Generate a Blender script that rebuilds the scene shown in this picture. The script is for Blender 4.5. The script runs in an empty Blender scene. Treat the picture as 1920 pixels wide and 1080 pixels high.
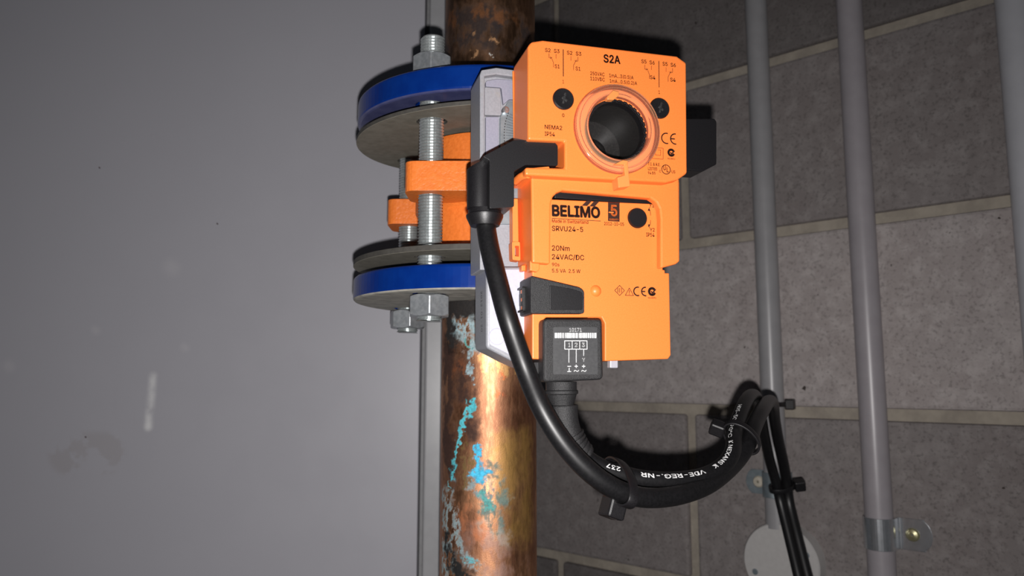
import bpy, bmesh, math, random
from mathutils import Vector, Matrix
random.seed(7)
sc = bpy.context.scene
C = sc.collection
PI = math.pi

# ------------------------------------------------------------------ camera
FPX = 1400.0
PITCH = math.radians(7.0)
CAM = Vector((0, 0, 1.40))
cam = bpy.data.cameras.new('camera')
cam.sensor_width = 36; cam.lens = FPX / 1920 * 36
cam.clip_start = .01; cam.clip_end = 50
cam.dof.use_dof = True; cam.dof.focus_distance = .44; cam.dof.aperture_fstop = 11
co = bpy.data.objects.new('camera', cam); C.objects.link(co)
co.location = CAM; co.rotation_euler = (PI/2 + PITCH, 0, 0)
sc.camera = co
# ------------------------------------------------------------------ light
w = bpy.data.worlds.new('world'); sc.world = w; w.use_nodes = True
bg = w.node_tree.nodes['Background']
bg.inputs[0].default_value = (.80, .88, 1.0, 1); bg.inputs[1].default_value = .032
fl = bpy.data.lights.new('camera_flash', 'SPOT')          # the phone's flash, just below the lens
fl.energy = 13; fl.color = (1, .97, .955); fl.shadow_soft_size = .0035
fl.spot_size = math.radians(144); fl.spot_blend = 1.0
fo = bpy.data.objects.new('camera_flash', fl); C.objects.link(fo)
fo.location = CAM + Vector((.003, .0, -.019)); fo.rotation_euler = (PI/2 + math.radians(0.5), 0, math.radians(10))
vs = sc.view_settings
vs.view_transform = 'Standard'; vs.look = 'None'; vs.gamma = 1; vs.exposure = 0.0; vs.use_curve_mapping = False

# ------------------------------------------------------------------ helpers
FW = Vector((0, math.cos(PITCH), math.sin(PITCH))); UP = Vector((0, -math.sin(PITCH), math.cos(PITCH)))
def ray(px, py): return FW + Vector((1, 0, 0)) * ((px-960)/FPX) + UP * ((540-py)/FPX)
def at(px, py, Y):
    d = ray(px, py); return CAM + d * (Y/d.y)

def link(name, me, mat=None, parent=None, smooth=None):
    o = bpy.data.objects.new(name, me); C.objects.link(o)
    if mat is not None and not me.materials: me.materials.append(mat)
    if parent is not None: o.parent = parent
    if smooth: 
        for p in me.polygons: p.use_smooth = True
    return o
def empty(name, label, cat, M=None, group=None):
    o = bpy.data.objects.new(name, None); C.objects.link(o); o.empty_display_size = .02
    if M is not None: o.matrix_world = M
    tag(o, label, cat, group); return o
def tag(o, label=None, cat=None, group=None, kind=None):
    if label: o['label'] = label
    if cat: o['category'] = cat
    if group: o['group'] = group
    if kind: o['kind'] = kind
    return o
def bev(o, width, seg=2, ang=30):
    m = o.modifiers.new('bevel', 'BEVEL'); m.width = width; m.segments = seg
    m.limit_method = 'ANGLE'; m.angle_limit = math.radians(ang); return o
def mesh_bm(name, bm):
    bmesh.ops.recalc_face_normals(bm, faces=bm.faces)
    me = bpy.data.meshes.new(name); bm.to_mesh(me); bm.free(); return me
def box_bm(bm, c, s, rot=None):
    M = Matrix.Translation(c) @ (rot.to_4x4() if rot is not None else Matrix()) @ Matrix.Diagonal((*s, 1))
    bmesh.ops.create_cube(bm, size=1, matrix=M)
def box(name, c, s, mat, parent=None, b=0, rot=None, seg=2):
    bm = bmesh.new(); box_bm(bm, c, s, rot)
    o = link(name, mesh_bm(name, bm), mat, parent)
    if b: bev(o, b, seg)
    return o
def ext(name, poly, n0, n1, mat, parent, holes=(), b=0, seg=2):
    """extrude an outline given in the (u, w) plane from depth n0 (front) to n1 (back)"""
    bm = bmesh.new()
    for lp in [poly] + list(holes):
        vs_ = [bm.verts.new((u, -n0, w_)) for u, w_ in lp]
        for i in range(len(vs_)): bm.edges.new((vs_[i], vs_[(i+1) % len(vs_)]))
    if holes:
        bmesh.ops.triangle_fill(bm, edges=bm.edges[:], use_beauty=True)
        bmesh.ops.dissolve_limit(bm, angle_limit=.01, verts=[], edges=bm.edges[:])
    else:
        bm.faces.new(bm.verts[:])
    g = bmesh.ops.extrude_face_region(bm, geom=bm.faces[:])
    bmesh.ops.translate(bm, verts=[v for v in g['geom'] if isinstance(v, bmesh.types.BMVert)], vec=(0, n0-n1, 0))
    o = link(name, mesh_bm(name, bm), mat, parent)
    if b: bev(o, b, seg)
    return o
def lathe(name, prof, mat, parent=None, M=None, seg=48, smooth=True, closed=False):
    """prof: list of (r, h); axis = z, moved by M"""
    bm = bmesh.new(); rings = []
    for r, h in prof:
        if r < 1e-7: rings.append([bm.verts.new((0, 0, h))])
        else: rings.append([bm.verts.new((r*math.cos(2*PI*i/seg), r*math.sin(2*PI*i/seg), h)) for i in range(seg)])
    prs = list(zip(rings, rings[1:])) + ([(rings[-1], rings[0])] if closed else [])
    for a, b_ in prs:
        for i in range(seg):
            j = (i+1) % seg
            if len(a) == 1 and len(b_) == 1: continue
            if len(a) == 1: bm.faces.new((a[0], b_[i], b_[j]))
            elif len(b_) == 1: bm.faces.new((a[i], a[j], b_[0]))
            else: bm.faces.new((a[i], a[j], b_[j], b_[i]))
    if M is not None: bm.transform(M)
    o = link(name, mesh_bm(name, bm), mat, parent)
    if smooth:
        for p in o.data.polygons: p.use_smooth = True
        o.data.set_sharp_from_angle(angle=math.radians(35))
    return o
def spline(pts, n=10):
    """Catmull-Rom through 3-D points"""
    P = [Vector(p) for p in pts]; P = [P[0]*2-P[1]] + P + [P[-1]*2-P[-2]]; out = []
    for i in range(1, len(P)-2):
        a, b_, c, d = P[i-1:i+3]
        for k in range(n):
            t = k/n
            out.append(.5*((2*b_) + (c-a)*t + (2*a-5*b_+4*c-d)*t*t + (3*b_-a-3*c+d)*t**3))
    out.append(P[-2]); return out
def frames(path):
    T = []
    for i in range(len(path)):
        t = path[min(i+1, len(path)-1)] - path[max(i-1, 0)]; T.append(t.normalized())
    e = Vector((0, -1, 0)); e = (e - T[0]*e.dot(T[0])).normalized(); out = []
    for t in T:
        e = (e - t*e.dot(t)).normalized(); out.append((t, e, t.cross(e)))
    return out
def tube(name, path, rad, mat, parent=None, seg=20, caps=True):
    fr = frames(path); bm = bmesh.new(); rings = []
    for i, (p, (t, e, f_)) in enumerate(zip(path, fr)):
        r = rad(i/(len(path)-1)) if callable(rad) else rad
        rings.append([bm.verts.new(p + (e*math.cos(2*PI*k/seg) + f_*math.sin(2*PI*k/seg))*r) for k in range(seg)])
    for a, b_ in zip(rings, rings[1:]):
        for k in range(seg): bm.faces.new((a[k], a[(k+1) % seg], b_[(k+1) % seg], b_[k]))
    if caps: bm.faces.new(rings[0][::-1]); bm.faces.new(rings[-1])
    return link(name, mesh_bm(name, bm), mat, parent, smooth=True)

def rnd(poly, r, n=4):
    """round every corner of an outline by radius r"""
    out = []
    for i in range(len(poly)):
        p0, p1, p2 = (Vector(poly[i-1]), Vector(poly[i]), Vector(poly[(i+1) % len(poly)]))
        a = (p0-p1); b2 = (p2-p1); rr = min(r, a.length*.45, b2.length*.45)
        a = p1 + a.normalized()*rr; b2 = p1 + b2.normalized()*rr
        for k_ in range(n+1):
            t = k_/n; q = a*(1-t)**2 + p1*2*t*(1-t) + b2*t*t; out.append((q.x, q.y))
    return out

# ------------------------------------------------------------------ node helper
class NT:
    def __init__(s, name):
        s.m = bpy.data.materials.new(name); s.m.use_nodes = True; s.t = s.m.node_tree
        s.b = s.t.nodes['Principled BSDF']; s.o = s.t.nodes['Material Output']
    def n(s, typ, **kw):
        x = s.t.nodes.new(typ)
        for k, v in kw.items(): setattr(x, k, v)
        return x
    def l(s, a, b_):
        if hasattr(a, 'is_output'): s.t.links.new(a, b_)
        else: b_.default_value = a
    def math(s, op, a, b_=None, c=None, clamp=False):
        x = s.n('ShaderNodeMath', operation=op, use_clamp=clamp); s.l(a, x.inputs[0])
        if b_ is not None: s.l(b_, x.inputs[1])
        if c is not None: s.l(c, x.inputs[2])
        return x.outputs[0]
    def vec(s, op, a, b_=None, sc_=None):
        x = s.n('ShaderNodeVectorMath', operation=op); s.l(a, x.inputs[0])
        if b_ is not None: s.l(b_, x.inputs[1])
        if sc_ is not None: s.l(sc_, x.inputs['Scale'])
        return x.outputs['Value'] if op in ('DOT_PRODUCT', 'LENGTH', 'DISTANCE') else x.outputs['Vector']
    def noise(s, v, scale, detail=4, rough=.55, dist=0.):
        x = s.n('ShaderNodeTexNoise'); s.l(v, x.inputs['Vector'])
        x.inputs['Scale'].default_value = scale; x.inputs['Detail'].default_value = detail
        x.inputs['Roughness'].default_value = rough; x.inputs['Distortion'].default_value = dist
        return x.outputs['Fac']
    def ramp(s, f, a, b_, lo=0., hi=1., smooth=True):
        x = s.n('ShaderNodeMapRange'); x.interpolation_type = 'SMOOTHSTEP' if smooth else 'LINEAR'; x.clamp = True
        s.l(f, x.inputs[0]); s.l(a, x.inputs[1]); s.l(b_, x.inputs[2]); s.l(lo, x.inputs[3]); s.l(hi, x.inputs[4])
        return x.outputs[0]
    def mix(s, f, a, b_):
        x = s.n('ShaderNodeMix', data_type='RGBA'); s.l(f, x.inputs[0])
        s.l((*a, 1) if isinstance(a, tuple) else a, x.inputs[6]); s.l((*b_, 1) if isinstance(b_, tuple) else b_, x.inputs[7])
        return x.outputs[2]
    def obj(s): return s.n('ShaderNodeTexCoord').outputs['Object']
    def scale(s, v, sc_):
        return s.vec('MULTIPLY', v, sc_)
    def bump(s, h, strength=.3, dist=.001):
        x = s.n('ShaderNodeBump'); x.inputs['Strength'].default_value = strength; x.inputs['Distance'].default_value = dist
        s.l(h, x.inputs['Height']); s.l(x.outputs[0], s.b.inputs['Normal'])
    def set(s, col=None, rough=None, metal=None, spec=None):
        if col is not None: s.l((*col, 1) if isinstance(col, tuple) else col, s.b.inputs['Base Color'])
        if rough is not None: s.l(rough, s.b.inputs['Roughness'])
        if metal is not None: s.l(metal, s.b.inputs['Metallic'])
        if spec is not None: s.l(spec, s.b.inputs['Specular IOR Level'])
        return s.m
def mat_grain(name, c0, c1, rough, metal=0., scale=400, bump=.15, bd=.0004, spec=.5, detail=3, dust=None):
    k = NT(name); v = k.obj(); f = k.noise(v, scale, detail)
    col = k.mix(k.ramp(f, .3, .7), c0, c1)
    if dust:
        g = k.math('MULTIPLY', k.ramp(k.noise(v, dust[1], 6, .7), dust[2], dust[3]), dust[4])
        col = k.mix(g, col, dust[0])
    if bump: k.bump(f, bump, bd)
    return k.set(col, rough, metal, spec)

# ------------------------------------------------------------------ materials
M = {}
def seg_mask(k, v2, a, b_, r, soft):
    """1 inside a capsule a-b of radius r in the (s, z) sheet of v2"""
    a = Vector((*a, 0)); ba = Vector((*b_, 0)) - a; L2 = max(ba.dot(ba), 1e-12)
    pa = k.vec('SUBTRACT', v2, tuple(a))
    h = k.math('DIVIDE', k.vec('DOT_PRODUCT', pa, tuple(ba)), L2, clamp=True)
    d = k.vec('LENGTH', k.vec('SUBTRACT', pa, k.vec('SCALE', tuple(ba), sc_=h)))
    return k.ramp(d, r+soft, max(r-soft, 0.), 0., 1.)
M['orange'] = mat_grain('orange_plastic', (.95, .212, .038), (.99, .245, .050), .42, scale=1500, bump=.12, bd=.0002)
M['orange_deep'] = M['orange']
M['black'] = mat_grain('black_plastic', (.006, .0055, .0065), (.011, .010, .0115), .42, scale=1800, bump=.2, bd=.0002, dust=((.10, .09, .085), 900, .66, .82, .3))
M['black_grain'] = mat_grain('textured_black_plastic', (.010, .010, .011), (.024, .023, .024), .5, scale=2600, bump=.7, bd=.0004, dust=((.16, .15, .15), 1500, .55, .80, .35))
M['cable'] = mat_grain('cable_jacket', (.005, .005, .0055), (.0085, .008, .009), .42, scale=700, bump=.05, bd=.0002, dust=((.15, .14, .13), 1300, .70, .80, .4))
M['dark_hole'] = mat_grain('dark_socket_plastic', (.014, .013, .013), (.022, .020, .019), .38, scale=900, bump=.1, dust=((.13, .12, .11), 500, .6, .8, .5))
M['ink'] = mat_grain('dark_brown_ink', (.030, .010, .006), (.040, .014, .008), .5, scale=900, bump=0)
M['ink_red'] = mat_grain('red_brown_ink', (.22, .025, .008), (.25, .03, .01), .5, scale=900, bump=0)
M['ink_black'] = mat_grain('black_ink', (.015, .010, .010), (.02, .014, .013), .5, scale=900, bump=0)
M['ink_white'] = mat_grain('white_ink', (.75, .75, .75), (.85, .85, .85), .5, scale=900, bump=0)
M['ink_grey'] = mat_grain('grey_engraving', (.05, .05, .06), (.07, .07, .08), .6, scale=900, bump=0)
M['label'] = mat_grain('charcoal_label_foil', (.048, .048, .050), (.060, .060, .062), .45, scale=600, bump=.05)
M['grey_cast'] = mat_grain('light_grey_painted_casting', (.27, .275, .30), (.31, .315, .345), .45, scale=700, bump=.1, dust=((.30, .28, .26), 120, .55, .75, .5))
M['grey_flat'] = mat_grain('lilac_grey_plastic', (.46, .46, .56), (.50, .50, .60), .5, scale=900, bump=.05)
M['grey_plate'] = mat_grain('grey_plastic_plate', (.26, .26, .33), (.29, .29, .36), .5, scale=900, bump=.05)
M['steel'] = mat_grain('zinc_plated_steel', (.29, .31, .33), (.39, .41, .43), .40, metal=.62, scale=350, bump=.2, bd=.0002, dust=((.30, .29, .27), 250, .5, .8, .5))
M['thread'] = mat_grain('zinc_thread', (.40, .43, .43), (.52, .55, .55), .36, metal=.72, scale=500, bump=.1)
M['chrome'] = mat_grain('bright_plated_steel', (.60, .62, .64), (.7, .72, .75), .22, metal=.85, scale=200, bump=.05)
M['galv'] = mat_grain('galvanised_steel', (.25, .30, .33), (.33, .38, .41), .45, metal=.6, scale=160, bump=.1)
M['washer'] = mat_grain('pale_wall_plug', (.48, .44, .36), (.55, .50, .42), .6, scale=300, bump=.1)
M['brass'] = mat_grain('yellow_passivated_screw', (.50, .47, .28), (.62, .58, .36), .3, metal=.8, scale=300, bump=.1)
M['blue'] = mat_grain('blue_enamel', (.0005, .020, .165), (.001, .026, .19), .24, scale=90, bump=.08, bd=.0006, spec=.5, dust=((.05, .10, .30), 220, .62, .80, .25))
M['dirty'] = mat_grain('dirty_grey_coating', (.26, .25, .22), (.42, .40, .35), .7, scale=120, bump=.4, bd=.0008, detail=7, dust=((.08, .075, .06), 90, .6, .75, .6))
M['rubber'] = mat_grain('grey_brown_rubber', (.15, .138, .108), (.20, .185, .150), .72, scale=180, bump=.25, bd=.0004, detail=7, dust=((.25, .23, .19), 300, .68, .85, .4))
M['rubber_cut'] = mat_grain('dark_cut_rubber_edge', (.050, .046, .040), (.066, .061, .053), .75, scale=250, bump=.2)
M['valve'] = mat_grain('orange_epoxy_coating', (.72, .17, .026), (.80, .20, .034), .36, scale=420, bump=.45, bd=.0008)
M['conduit'] = mat_grain('light_grey_pvc', (.30, .295, .305), (.325, .32, .33), .34, scale=60, bump=.03)
M['conduit_lilac'] = mat_grain('lilac_grey_pvc', (.33, .305, .325), (.355, .33, .35), .34, scale=60, bump=.03)
M['conduit_pale'] = mat_grain('pale_grey_pvc', (.50, .50, .53), (.53, .53, .56), .34, scale=60, bump=.03)
M['box_white'] = mat_grain('off_white_box_plastic', (.50, .485, .475), (.53, .515, .505), .5, scale=200, bump=.05)
M['clip_clear'] = mat_grain('milky_plastic', (.40, .40, .45), (.44, .44, .49), .3, scale=300, bump=0)
# clear ring: thin clear plastic, part passes straight through, part reflects
k = NT('clear_amber_tinted_plastic')
tr = k.n('ShaderNodeBsdfTransparent'); tr.inputs[0].default_value = (1, .985, .96, 1)
fr_ = k.n('ShaderNodeFresnel'); fr_.inputs[0].default_value = 1.5
mx = k.n('ShaderNodeMixShader'); k.set((1., .55, .32), .12, 0.)
k.l(k.math('ADD', k.math('MULTIPLY', fr_.outputs[0], .9), .11, clamp=True), mx.inputs[0])
k.l(tr.outputs[0], mx.inputs[1]); k.l(k.b.outputs[0], mx.inputs[2]); k.l(mx.outputs[0], k.o.inputs[0])
M['clear'] = k.m
# concrete blocks
def mat_block(name, c0, c1, c2, g=1.):
    c0, c1, c2 = [tuple(x*g for x in c) for c in (c0, c1, c2)]
    k = NT(name); v = k.obj()
    oi = k.n('ShaderNodeObjectInfo'); vv = k.vec('ADD', v, k.vec('SCALE', (3.1, 1.7, 2.3), sc_=k.math('MULTIPLY', oi.outputs['Random'], 9.)))
    big = k.noise(vv, 9, 3); mid = k.noise(vv, 70, 6, .65); fine = k.noise(vv, 330, 4, .6)
    sv = k.scale(vv, (60, 60, 14)); streak = k.noise(sv, 1.0, 4, .6)
    col = k.mix(k.ramp(big, .3, .7), c0, c1)
    col = k.mix(k.math('MULTIPLY', k.ramp(mid, .42, .68), .8), col, c2)
    dark = k.math('MULTIPLY', k.ramp(fine, .50, .30), .45)
    col = k.mix(dark, col, (.10*g, .09*g, .085*g))
    col = k.mix(k.math('MULTIPLY', k.ramp(streak, .55, .8), .35), col, c2)
    pits = k.ramp(k.noise(vv, 110, 2, .4), .235, .21)
    col = k.mix(pits, col, (.06, .05, .045))
    h = k.math('SUBTRACT', k.math('ADD', k.math('MULTIPLY', mid, .6), k.math('MULTIPLY', fine, .5)), pits)
    k.bump(h, .35, .0012)
    return k.set(col, .9, 0., .2)
BLK = ((.34, .300, .292), (.36, .325, .318), (.45, .41, .40))  # one concrete, dimmed by row: part of the flash falloff is painted in
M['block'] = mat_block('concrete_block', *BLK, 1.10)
M['block_falloff_mid'] = mat_block('concrete_block_falloff_mid', *BLK, .66)
M['block_falloff_far'] = mat_block('concrete_block_falloff_far', *BLK, .42)
k = NT('mortar'); v = k.obj(); a = k.noise(v, 40, 6, .6); b_ = k.noise(v, 260, 4)
k.bump(k.math('ADD', a, k.math('MULTIPLY', b_, .5)), .6, .002)
M['mortar'] = k.set(k.mix(k.ramp(a, .3, .7), (.30, .265, .225), (.41, .365, .305)), .92, 0., .2)
k = NT('concrete_floor'); v = k.obj(); a = k.noise(v, 5, 6)
M['floor'] = k.set(k.mix(a, (.16, .155, .15), (.25, .245, .24)), .8, 0.)
# grey painted sheet on the left, with scuffs and a tape residue
k = NT('grey_satin_paint'); v = k.obj()
sx = k.n('ShaderNodeSeparateXYZ'); k.l(v, sx.inputs[0]); cx = k.n('ShaderNodeCombineXYZ')
k.l(sx.outputs[0], cx.inputs[0]); k.l(sx.outputs[2], cx.inputs[1]); s2 = cx.outputs[0]
PANEL_Y = .665
def pan(px, py):
    p = at(px, py, PANEL_Y); return (p.x, p.z)
wob = k.vec('ADD', s2, k.vec('SCALE', k.vec('SUBTRACT', k.n('ShaderNodeTexNoise').outputs['Color'], (.5, .5, .5)), sc_=0.0))
big = k.noise(v, 3, 3); col = k.mix(big, (.312, .308, .338), (.338, .334, .364))
sc1 = k.math('MULTIPLY', seg_mask(k, s2, pan(287, 705), pan(278, 800), .0015, .0045), k.ramp(k.noise(v, 60, 5), .2, .7))
col = k.mix(k.math('MULTIPLY', sc1, .8), col, (.62, .62, .62))
tp = k.math('MULTIPLY', seg_mask(k, s2, pan(130, 850), pan(195, 850), .018, .004), k.ramp(k.noise(v, 45, 5, .6), .42, .52))
col = k.mix(k.math('MULTIPLY', tp, .30), col, (.24, .215, .21))
for q in ((15, 685, .004), (178, 618, .003), (345, 650, .003), (320, 500, .006)):
    col = k.mix(k.math('MULTIPLY', seg_mask(k, s2, pan(*q[:2]), pan(q[0]+3, q[1]+3), q[2]*.5, q[2]*1.5), .12), col, (.6, .58, .58))
for q in ((186, 314), (407, 419), (160, 819)):
    col = k.mix(seg_mask(k, s2, pan(*q), pan(q[0]+1, q[1]+1), .0006, .0004), col, (.08, .06, .06))
k.bump(k.noise(v, 900, 2), .05, .0003)
M['panel'] = k.set(col, k.ramp(k.noise(v, 25, 4), .3, .7, .36, .46), 0., .45)
M['trim'] = mat_grain('grey_gloss_paint', (.275, .275, .285), (.295, .295, .305), .28, scale=100, bump=.02)
M['gap'] = mat_grain('dark_seal', (.16, .16, .165), (.18, .18, .185), .6, scale=200, bump=.05)

# ------------------------------------------------------------------ the setting
floor = box('floor', (0, .3, -.02), (4.2, 3.4, .04), M['floor']); tag(floor, 'plain grey concrete floor below the pipes', 'floor', kind='structure')
# block wall, running obliquely away to the left
WO = Vector((.2121, .9, 0)); WA = math.atan2(-.670, .742)
WM = Matrix.Translation(WO) @ Matrix.Rotation(WA, 4, 'Z'); WI = WM.inverted()
def wall_at(px, py, off=0.):
    """ray hits the plane lying off metres in front of the block faces; wall frame (x along, y into the wall)"""
    o = WI @ CAM; d = WI.to_3x3() @ ray(px, py); t = (-off - o.y)/d.y; return o + d*t
zj3 = wall_at(1287, 767).z; zj1 = wall_at(1290, 160).z
ROW = (zj1 - zj3)/2; BL = .40; J = .012
wall = box('wall_back', (-.05, .055, 1.25), (2.7, .10, 2.5), M['mortar']); wall.matrix_world = WM
tag(wall, 'grey concrete block wall with pale mortar joints behind the conduits', 'wall', kind='structure')
bms = {}
def block_mesh(wd, ht, mt):
    key = (round(wd, 4), round(ht, 4), mt)
    if key not in bms:
        bm = bmesh.new(); box_bm(bm, (0, 0, 0), (wd, .03, ht))
        bmesh.ops.bevel(bm, geom=bm.edges[:], offset=.0035, segments=2, affect='EDGES', profile=.5)
        bms[key] = mesh_bm('block', bm); bms[key].materials.append(M[mt])
    return bms[key]
i0 = -int(zj3/ROW) 
for i in range(i0, i0+13):
    z = zj3 + (i+.5)*ROW
    if z+ROW/2 > 2.5: continue
    off = 0 if (i % 2) else .20
    for j in range(-4, 4):
        x = off + j*BL + BL/2
        if not -1.3 < x < 1.2: continue
        o = link('block', block_mesh(BL-J, ROW-J, 'block' if i == 0 else ('block_falloff_mid' if i in (-1, 1) else 'block_falloff_far')), None, wall)  # row tone carries painted flash falloff
        o.location = (x, .013 + random.uniform(-.0006, .0006), z)
# grey painted sheet wall at the left with a narrow upright strip beside it
xg0 = at(788, 640, PANEL_Y).x; xg1 = at(797, 640, PANEL_Y).x; xend = at(962, 640, PANEL_Y).x
bm = bmesh.new(); box_bm(bm, ((-1.7+xg0)/2, PANEL_Y+.02, 1.25), (xg0+1.7, .04, 2.5))
pl = link('wall_left', mesh_bm('wall_left', bm), M['panel']); bev(pl, .0015, 3)
tag(pl, 'smooth grey painted sheet filling the left of the picture', 'wall', kind='structure')
tr_ = box('trim_1', ((xg1+xend)/2, PANEL_Y+.02, 1.25), (xend-xg1, .042, 2.5), M['trim'], b=.0022, seg=4)
tag(tr_, 'narrow grey painted upright strip behind the copper pipe', 'trim', kind='structure')
gp = box('trim_2', ((xg0+xg1)/2, PANEL_Y+.028, 1.25), (xg1-xg0+.0002, .024, 2.5), M['gap'])
tag(gp, 'dark upright gap seal between grey sheet and strip', 'trim', kind='structure')

# ------------------------------------------------------------------ valve axis
AX = Vector((-.0163, .53, 0)); PR = .0333
def cz(z): return CAM.z + z
def pipe_sz(px, py, zo):
    """where a ray meets the pipe: (arc length round from the front, height above the pipe's origin)"""
    d = ray(px, py); ox, oy = CAM.x-AX.x, CAM.y-AX.y
    A = d.x*d.x+d.y*d.y; B = 2*(ox*d.x+oy*d.y); Cc = ox*ox+oy*oy-PR*PR
    D = max(B*B-4*A*Cc, 0); t = (-B-math.sqrt(D))/(2*A)
    x, y, z = ox+d.x*t, oy+d.y*t, CAM.z+d.z*t
    return (math.atan2(x, -y)*PR, z-zo)
import numpy as np
def perlin(x, y, seed):
    rs = np.random.RandomState(seed); perm = rs.permutation(256); g = rs.rand(256)*2*PI; gx, gy = np.cos(g), np.sin(g)
    xi = np.floor(x).astype(int); yi = np.floor(y).astype(int); xf = x-xi; yf_ = y-yi
    u = xf*xf*xf*(xf*(xf*6-15)+10); v = yf_*yf_*yf_*(yf_*(yf_*6-15)+10)
    def gr(ix, iy, dx, dy):
        h = perm[(perm[ix & 255] + iy) & 255]; return gx[h]*dx + gy[h]*dy
    a_ = gr(xi, yi, xf, yf_); b2 = gr(xi+1, yi, xf-1, yf_); c_ = gr(xi, yi+1, xf, yf_-1); d_ = gr(xi+1, yi+1, xf-1, yf_-1)
    return (a_*(1-u)+b2*u)*(1-v) + (c_*(1-u)+d_*u)*v
def fbm(x, y, sc_, seed, octv=5, rough=.6):
    t = 0; amp = 1; tot = 0; f_ = sc_
    for i in range(octv):
        t = t + amp*perlin(x*f_+i*17.3, y*f_+i*9.1, seed+i); tot += amp; amp *= rough; f_ *= 2.03
    return .5 + t/tot*1.15
def sstep(v, a_, b2):
    t = np.clip((v-a_)/(b2-a_), 0, 1); return t*t*(3-2*t)
def copper_pipe(zo, zs, base, layers, seed, mat, label):
    """pipe of the ring heights zs; tarnish and verdigris are worked out per vertex as a colour and a crust amount"""
    nseg = 420; ang = np.linspace(-PI, PI, nseg, endpoint=False); zs = np.array(zs)
    A_, Z_ = np.meshgrid(ang, zs); s_ = A_*PR
    V = np.stack([np.sin(A_)*PR, -np.cos(A_)*PR, Z_], -1).reshape(-1, 3)
    nr = len(zs); i_ = np.arange(nr-1)[:, None]*nseg; j_ = np.arange(nseg)[None]; jn = (j_+1) % nseg
    F = np.stack([i_+j_, i_+jn, i_+nseg+jn, i_+nseg+j_], -1).reshape(-1, 4)
    wx = s_ + (fbm(s_, Z_, 170, seed)-.5)*.009; wz = Z_ + (fbm(s_, Z_, 170, seed+50)-.5)*.009
    big = fbm(s_, Z_*.45, 38, seed+1); fine = fbm(s_, Z_*.25, 330, seed+2)
    def lerp(c0, c1, m): return c0*(1-m[..., None]) + np.array(c1)*m[..., None]
    col = lerp(np.ones(s_.shape+(3,))*np.array(base[0]), base[1], sstep(big, .30, .70)); col = lerp(col, base[2], .25*sstep(fine, .45, .75))
    cover = np.zeros(s_.shape)
    for li_, (segs, c, amt, tex, dull) in enumerate(layers):
        m = np.zeros(s_.shape)
        for (x0, y0, x1, y1, r, soft) in segs:
            a_ = pipe_sz(x0, y0, zo); b2 = pipe_sz(x1, y1, zo); r *= .00036; soft *= .00036
            bx, bz = b2[0]-a_[0], b2[1]-a_[1]; h = np.clip(((wx-a_[0])*bx + (wz-a_[1])*bz)/max(bx*bx+bz*bz, 1e-12), 0, 1)
            d = np.hypot(wx-a_[0]-bx*h, wz-a_[1]-bz*h); m = np.maximum(m, 1-sstep(d, max(r-soft, 0), r+soft))
        if tex: m = m*sstep(fbm(s_, Z_*.6, tex[0], seed+100+li_*7, 5, .65), tex[1], tex[2])
        m = m*amt; col = lerp(col, c, m)
        if dull: cover = np.maximum(cover*(1-m), m*dull)
        else: cover = cover*(1-m)
    me = bpy.data.meshes.new('copper_pipe'); me.from_pydata(V.tolist(), [], F.tolist()); me.update()
    at_ = me.color_attributes.new('tarnish', 'FLOAT_COLOR', 'POINT')
    at_.data.foreach_set('color', np.concatenate([col, cover[..., None]], -1).astype(np.float32).ravel())
    o = link('copper_pipe', me, mat, None, smooth=True); o.location = (AX.x, AX.y, zo); tag(o, label, 'pipe'); return o
k = NT('tarnished_copper'); v = k.obj()
ca_ = k.n('ShaderNodeVertexColor', layer_name='tarnish'); cov = ca_.outputs['Alpha']
f1 = k.noise(k.scale(v, (1, 1, .25)), 420, 5, .65); f2 = k.noise(v, 1100, 3, .6)
col = k.mix(k.math('MULTIPLY', k.ramp(f1, .50, .30), .16), ca_.outputs['Color'], (.05, .025, .015))
col = k.mix(k.math('MULTIPLY', cov, k.math('MULTIPLY', k.ramp(k.noise(v, 520, 5, .7), .56, .40), .55)), col, k.vec('SCALE', col, sc_=.40))
k.bump(k.math('ADD', k.math('ADD', k.math('MULTIPLY', f1, .4), k.math('MULTIPLY', f2, .4)), k.math('MULTIPLY', cov, .9)), .22, .0006)
M['copper'] = k.set(col, k.math('ADD', k.ramp(f1, .3, .7, .46, .56), k.math('MULTIPLY', cov, .42)), k.math('SUBTRACT', 1., cov), .5)
ZL = 0.0
zlf = cz(.0685)                       # top of lower flange
zuf = cz(.194)                        # top of upper flange
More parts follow.
